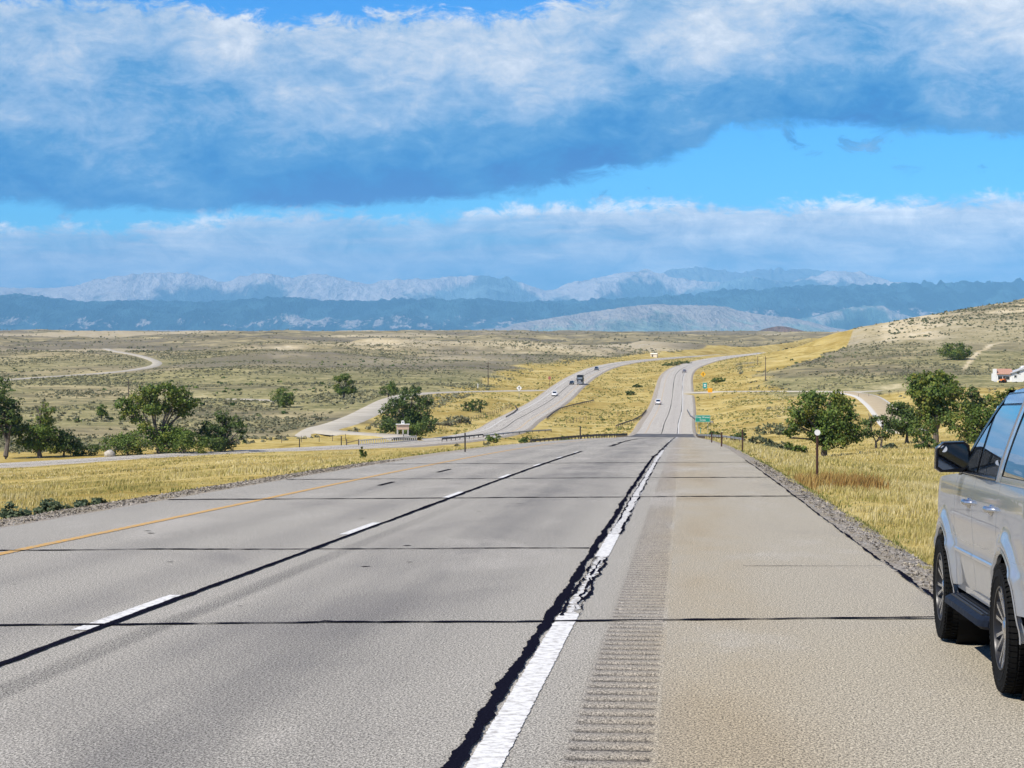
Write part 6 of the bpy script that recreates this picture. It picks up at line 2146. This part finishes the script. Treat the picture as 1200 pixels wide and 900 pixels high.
# ------------------------------------------------------------------ traffic
def car(name, label, loc, rz, pitch, paint, kind='sedan', cat='car', group='vehicles on the far carriageways'):
    o = thing(name, label, cat, loc, 0, group)
    o.rotation_euler = Euler((pitch, 0, rz))
    tall = kind == 'suv'
    L, W, H = (4.8, 1.92, 1.78) if tall else (4.75, 1.84, 1.47)
    hb = 1.02 if tall else 0.92
    # lower body: stations (y, bottom, top, half width)
    st = [(-L / 2, .45, .80, .72), (-L / 2 + .08, .34, hb - .04, .86), (-L / 2 + .5, .27, hb, .95), (-.6, .24, hb + .01, 1.0), (.7, .24, hb - .01, 1.0), (1.2, .24, hb - .05, .985), (L / 2 - .45, .27, hb - .16, .93), (L / 2 - .08, .34, hb - .26, .82), (L / 2, .45, hb - .36, .66)]
    mb = MB()
    P = []
    for y, b, t_, w in st:
        w *= W / 2
        P.append([(w * x, y, b + (t_ - b) * z) for x, z in ((-.86, 0), (-.98, .18), (-1, .5), (-.96, .85), (-.84, 1), (0, 1.03), (.84, 1), (.96, .85), (1, .5), (.98, .18), (.86, 0), (-.86, 0))])
    mb.grid(P)
    mb.poly([p for p in P[0][:-1]][::-1])
    mb.poly([p for p in P[-1][:-1]])
    body = mb.build('body', paint, o, smooth=True)
    # cabin
    r0, r1, b0, b1 = (-L / 2 + .35, .55, -L / 2 + .10, 1.30) if tall else (-1.05, .40, -1.75, 1.25)
    bw, rw = W / 2 * .90, W / 2 * .70
    z0, z1 = hb - .02, H
    def ring(f):
        zz = z0 + (z1 - z0) * f
        w = bw + (rw - bw) * f
        return [(-w, b0 + (r0 - b0) * f, zz), (w, b0 + (r0 - b0) * f, zz), (w, b1 + (r1 - b1) * f, zz), (-w, b1 + (r1 - b1) * f, zz)]
    a, b = ring(0), ring(1)
    mb = MB()
    mb.poly(b)
    for i in range(4):
        j = (i + 1) % 4
        mb.poly([a[i], a[j], b[j], b[i]])
    mb.build('cabin', paint, o, bevel=0.05)

    def pane(nm, i, j, m0=.07, m1=.14, e=.012, u0=None, u1=None):
        A, B, C_, D_ = [Vector(v) for v in (a[i], a[j], b[j], b[i])]
        u0 = m0 if u0 is None else u0
        u1 = 1 - m0 if u1 is None else u1
        def pt(u, v): return (A.lerp(B, u)).lerp(D_.lerp(C_, u), v)
        nrm = (B - A).cross(D_ - A).normalized() * e
        mb = MB()
        mb.poly([tuple(pt(u, v) + nrm) for u, v in ((u0, .06), (u1, .06), (u1, 1 - m1), (u0, 1 - m1))])
        mb.build(nm, GLASS, o)
    pane('rear_window', 0, 1)
    pane('windshield', 2, 3)
    for i, j in ((1, 2), (3, 0)):
        pane('side_window', i, j, u0=.08, u1=.47)
        pane('side_window', i, j, u0=.51, u1=.93)
    for s in (-1, 1):
        for y in (-L / 2 + .88, L / 2 - .92):
            wh = link('wheel', None, o)
            wh.location = (s * (W / 2 - .10), y, .335)
            mb = MB()
            mb.lathe_x([(-.10, .20), (-.11, .30), (-.08, .335), (.08, .335), (.11, .30), (.10, .20)], 18)
            mb.build('tyre', TYRE, wh, smooth=True)
            mb = MB()
            mb.lathe_x([(s * .10, .21), (s * .08, .19), (s * .06, .0)], 14)
            mb.build('rim', ALLOY, wh, smooth=True)
        mb = MB()
        mb.box((s * W / 2 * .62, L / 2 - .05, hb - .36), (.34, .12, .14))
        mb.build('headlight', bpy.data.materials['clear_lens'], o, bevel=.02)
        mb = MB()
        mb.box((s * W / 2 * .74, -L / 2 + .04, hb - .18), (.26, .10, .22))
        mb.build('taillight', bpy.data.materials['red_lens'], o, bevel=.02)
        mb = MB()
        mb.box((s * (W / 2 + .06), .75, hb + .08), (.2, .1, .14))
        mb.build('mirror', paint, o, bevel=.02)
    mb = MB()
    mb.box((0, -L / 2 + .0, .42), (W * .78, .14, .20))
    mb.build('rear_bumper', BLACKP, o, bevel=.03)
    mb = MB()
    mb.box((0, L / 2 - .02, .45), (W * .5, .10, .16))
    mb.build('grille', BLACKP, o, bevel=.02)
    return o


def truck(loc, rz, pitch):
    o = thing('heavy_truck', 'dark heavy truck with a tall box coming down the oncoming lanes', 'truck', loc, 0, 'vehicles on the far carriageways')
    o.rotation_euler = Euler((pitch, 0, rz))
    dark = simple('dark_truck_paint', (0.028, 0.030, 0.036), 0.35, 0.2)
    chrome = bpy.data.materials['chrome']
    mb = MB()
    mb.box((0, 4.1, 1.55), (1.5, 1.9, 1.25), taper=.92)
    mb.build('hood', dark, o, bevel=.08)
    mb = MB()
    mb.box((0, 2.3, 1.95), (2.35, 1.9, 2.3), taper=.92)
    mb.build('cab', dark, o, bevel=.08)
    mb = MB()
    mb.box((0, 3.22, 2.62), (1.95, .05, .72), Euler((R(-8), 0, 0)))
    mb.build('windshield', simple('truck_glass', (.30, .36, .42), .05, 0.2, spec=.8), o)
    mb = MB()
    mb.box((0, 5.08, 1.45), (1.1, .08, .95))
    mb.build('grille', chrome, o)
    mb = MB()
    mb.box((0, 5.2, .72), (2.35, .22, .34))
    mb.build('bumper', chrome, o, bevel=.04)
    mb = MB()
    mb.box((0, -2.6, 2.35), (2.5, 7.2, 2.7))
    bx = mb.build('cargo_box', dark, o, bevel=.04)
    mb = MB()
    mb.box((0, .95, 3.78), (2.6, .5, .25))
    mb.build('headboard', dark, bx, bevel=.02)
    mb = MB()
    mb.box((0, -.5, .85), (.9, 11.0, .3))
    mb.build('chassis', BLACKP, o)
    for s in (-1, 1):
        mb = MB()
        mb.box((s * .92, 4.2, 1.05), (.5, 1.6, .35))
        mb.build('fender', dark, o, bevel=.06)
        mb = MB()
        mb.box((s * .85, 5.0, 1.15), (.32, .12, .26))
        mb.build('headlight', bpy.data.materials['clear_lens'], o)
        mb = MB()
        mb.box((s * 1.42, 3.0, 2.3), (.18, .1, .7))
        mb.build('mirror', BLACKP, o)
        mb = MB()
        mb.tube([(s * 1.25, 1.2, 1.0), (s * 1.25, 1.2, 3.9)], .09, 8)
        mb.build('exhaust_stack', chrome, o, smooth=True)
        for y in (4.2, -3.6, -4.9):
            wh = link('wheel', None, o)
            wh.location = (s * 1.0, y, .52)
            mb = MB()
            mb.lathe_x([(-.15, .30), (-.16, .46), (-.12, .52), (.12, .52), (.16, .46), (.15, .30)], 20)
            mb.build('tyre', TYRE, wh, smooth=True)
            mb = MB()
            mb.lathe_x([(s * .12, .31), (s * .06, .25), (s * .10, .0)], 14)
            mb.build('rim', ALLOY, wh, smooth=True)


def build_traffic():
    pw = simple('white_car_paint', (0.80, 0.80, 0.79), 0.28, 0.0, var=.03, **{'Coat Weight': .6})
    ps = simple('silver_grey_paint', (0.42, 0.43, 0.44), 0.30, 0.6, var=.05, **{'Coat Weight': .6})
    pk = simple('black_car_paint', (0.015, 0.015, 0.017), 0.25, 0.0, var=.1, **{'Coat Weight': .6})
    pg = simple('dark_grey_paint', (0.10, 0.105, 0.115), 0.3, 0.4, var=.05, **{'Coat Weight': .6})

    def put(C, px, py): return on_road(C, px, py)
    p, h, s = put(OB, 650, 464.5)
    car('white_suv', 'white car coming towards the camera, nearest on the oncoming lanes', p, h + math.pi, -s, pw, 'suv')
    p, h, s = put(OB, 680, 450)
    truck(p, h + math.pi, -s)
    p, h, s = put(OB, 670, 450.2)
    car('black_car', 'small black car overtaking on the left of the dark truck', p, h + math.pi, -s, pk, 'sedan')
    p, h, s = put(OB, 699, 434.2)
    car('grey_car', 'dark grey car following uphill behind the truck', p, h + math.pi, -s, pg, 'suv')
    p, h, s = put(HW, 771.4, 474.5)
    car('white_suv', 'white car seen from behind in the left uphill lane', p, h, s, pw, 'suv')
    p, h, s = put(HW, 802, 436.6)
    car('silver_car', 'silver car far up where the highway bends right', p, h, s, ps, 'sedan')
    p, h, s = put(HW, 945, 412.2)
    car('white_van', 'tiny white vehicle at the far end of the highway bend', p, h, s, pw, 'suv')


build_traffic()


# ------------------------------------------------------------------ house and shed
def build_house():
    siding, t, out = new_mat('white_siding')
    co = t.add('ShaderNodeTexCoord').outputs['Object']
    n = t.noise(co, 2.0, 4)
    fin(t, out, t.mix(t.mr(n, .3, .7), (.70, .69, .66), (.78, .77, .74)), .7)
    roof_r = simple('terracotta_roof', (0.36, 0.20, 0.14), 0.85, var=.2, scale=4)
    roof_g = simple('pale_metal_roof', (0.50, 0.50, 0.50), 0.5, 0.3, var=.08)
    dark = simple('dark_window_glass', (0.02, 0.025, 0.03), 0.1, spec=.7)
    p = hit(1176, 447.5)
    k = p.y / F
    o = thing('farm_house', 'white house with a terracotta roofed wing and a taller gabled block', 'house', p, R(-6))
    W = 26 * k

    def opening(x, y, z, w, h, par, mat=dark, name='window'):
        mb = MB()
        mb.box((x, y - .04, z), (w, .06, h))
        f = mb.build(name, mat, par)
        mb = MB()
        for dx, dz, a, b in ((0, h / 2 + .05, w + .24, .1), (0, -h / 2 - .05, w + .3, .1), (-w / 2 - .05, 0, .1, h), (w / 2 + .05, 0, .1, h)):
            mb.box((x + dx, y - .06, z + dz), (a, .08, b))
        mb.build('frame', siding, f)
        return f
    # left wing
    x0, x1 = -10.5 * k, 11 * k
    hw_ = 2.7
    mb = MB()
    mb.box(((x0 + x1) / 2, 4, hw_ / 2 - .3), (x1 - x0, 7.5, hw_ + .6))
    wing = mb.build('wall', siding, o)
    mb = MB()
    e, rt = .5, 1.75
    A = [(x0 + .8, .25 - e, hw_), (x1, .25 - e, hw_), (x1, 4, hw_ + rt), (x0 + .8, 4, hw_ + rt)]
    B = [(x1, 7.75 + e, hw_), (x0 + .8, 7.75 + e, hw_), (x0 + .8, 4, hw_ + rt), (x1, 4, hw_ + rt)]
    for q in (A, B):
        mb.poly(q)
        mb.poly([(x, y, z - .16) for x, y, z in q][::-1])
        for i in range(4):
            a, b = q[i], q[(i + 1) % 4]
            mb.poly([a, b, (b[0], b[1], b[2] - .16), (a[0], a[1], a[2] - .16)])
    mb.build('roof', roof_r, o)
    mb = MB()
    mb.box((x0 + .35, 2.0, 2.3), (.9, 3.6, 4.2))
    mb.build('chimney', siding, wing)
    opening(x0 + 2.0, .25, 1.35, 1.5, 1.1, wing)
    opening(x0 + 4.6, .25, 1.3, 1.2, 1.2, wing)
    d_ = opening(x0 + 3.4, .25, 1.0, .95, 2.0, wing, DARKSTEEL, 'door')
    # right block, taller, mono pitch towards the right
    y0 = -1.2
    xr = x1 + 13 * k
    mb = MB()
    pts = [(x1 - .6, 0), (xr, 0), (xr, 5.4), (x1 + 6, 5.3), (x1 - .6, 3.1)]
    F0 = [(x, y0, z - (.3 if z == 0 else 0)) for x, z in pts]
    F1 = [(x, 8.5, z - (.3 if z == 0 else 0)) for x, z in pts]
    mb.poly(F0)
    mb.poly(F1[::-1])
    for i in range(5):
        j = (i + 1) % 5
        mb.poly([F0[j], F0[i], F1[i], F1[j]])
    blk = mb.build('wall', siding, o)
    mb = MB()
    for (xa, za), (xb, zb) in (((x1 - 1.1, 3.02), (x1 + 6, 5.42)), ((x1 + 6, 5.42), (xr + .5, 5.5))):
        q = [(xa, y0 - .5, za), (xb, y0 - .5, zb), (xb, 9, zb), (xa, 9, za)]
        mb.poly(q)
        mb.poly([(x, y, z - .15) for x, y, z in q][::-1])
        for i in range(4):
            a, b = q[i], q[(i + 1) % 4]
            mb.poly([a, b, (b[0], b[1], b[2] - .15), (a[0], a[1], a[2] - .15)])
    mb.build('roof', roof_g, o)
    opening(x1 + 1.5, y0, 3.0, .7, .7, blk)
    opening(x1 + .6, y0, 1.9, .8, .8, blk)
    opening(x1 + 5.6, y0, 1.2, 2.6, 2.2, blk, DARKSTEEL, 'garage_door')
    opening(xr - 2.2, y0, 3.2, 1.0, .9, blk)
    # orange machine in the yard
    p2 = hit(1175.5, 448.8)
    t_ = thing('garden_tractor', 'small orange and yellow machine standing before the white house', 'tractor', p2, R(40))
    org, yel = simple('orange_paint', (0.62, 0.16, 0.02), 0.5), simple('pale_yellow_paint', (0.72, 0.52, 0.16), 0.5)
    mb = MB()
    mb.box((0, .5, 1.0), (.8, 1.3, .55), taper=.9)
    mb.build('hood', org, t_, bevel=.06)
    mb = MB()
    mb.box((0, -.45, 1.0), (1.0, .7, .9))
    mb.build('seat_box', org, t_, bevel=.05)
    mb = MB()
    mb.box((0, -.3, 2.2), (1.3, 1.2, .1))
    for sx in (-.55, .55):
        for sy in (-.8, .2):
            mb.box((sx, sy, 1.8), (.07, .07, .8))
    mb.build('canopy', DARKSTEEL, t_)
    mb = MB()
    mb.box((0, 1.6, .5), (1.5, .5, .5), taper=.8)
    mb.build('bucket', yel, t_, bevel=.04)
    for sx in (-.62, .62):
        for sy, r in ((-.5, .55), (.9, .38)):
            mb = MB()
            mb.lathe_x([(-.14, r * .5), (-.14, r * .9), (-.1, r), (.1, r), (.14, r * .9), (.14, r * .5), (.14, 0), (-.14, 0), (-.14, r * .5)], 14)
            w = mb.build('wheel', TYRE, t_, smooth=True)
            w.location = (sx, sy, r)
    # cream shed beside the far oncoming lanes
    p3 = hit(766, 418.6)
    k = p3.y / F
    s_ = thing('shed', 'small cream shed beyond the oncoming lanes on the far bend', 'shed', p3, R(-15))
    w, h = 7.6 * k, 3.6 * k
    cream = simple('cream_boards', (0.66, 0.58, 0.45), 0.8, var=.1)
    mb = MB()
    mb.box((0, 1.6, h / 2 - .3), (w, 3.2, h + .6))
    wl = mb.build('wall', cream, s_)
    mb = MB()
    mb.box((-w * .2, -.02, h * .38), (1.0, .08, h * .74))
    mb.build('door', WOOD, wl)
    mb = MB()
    for y0, y1, z0, z1 in ((-.3, 1.6, h - .05, h + .75), (3.5, 1.6, h - .05, h + .75)):
        q = [(-w / 2 - .25, y0, z0), (w / 2 + .25, y0, z0), (w / 2 + .25, y1, z1), (-w / 2 - .25, y1, z1)]
        mb.poly(q)
        mb.poly([(x, y, z - .12) for x, y, z in q][::-1])
        for i in range(4):
            a, b = q[i], q[(i + 1) % 4]
            mb.poly([a, b, (b[0], b[1], b[2] - .12), (a[0], a[1], a[2] - .12)])
    for x in (-w / 2, w / 2):
        mb.poly([(x, 0, h), (x, 3.2, h), (x, 1.6, h + .66)])
    mb.build('roof', cream, s_)


build_house()
# ------------------------------------------------------------------ air
def build_haze():
    m, t, out = new_mat('air')
    p = t.add('ShaderNodeVolumePrincipled', {'Color': (0.27, 0.63, 1.0), 'Density': 2.7e-5, 'Anisotropy': -0.25})
    t.t.links.new(p.outputs[0], out.inputs['Volume'])
    mb = MB()
    zmin, zmax = -95.0, 2080.0
    mb.box((0, 21000, (zmin + zmax) / 2), (49000, 84000, zmax - zmin))
    tag(mb.build('haze', m), kind='stuff')


build_haze()
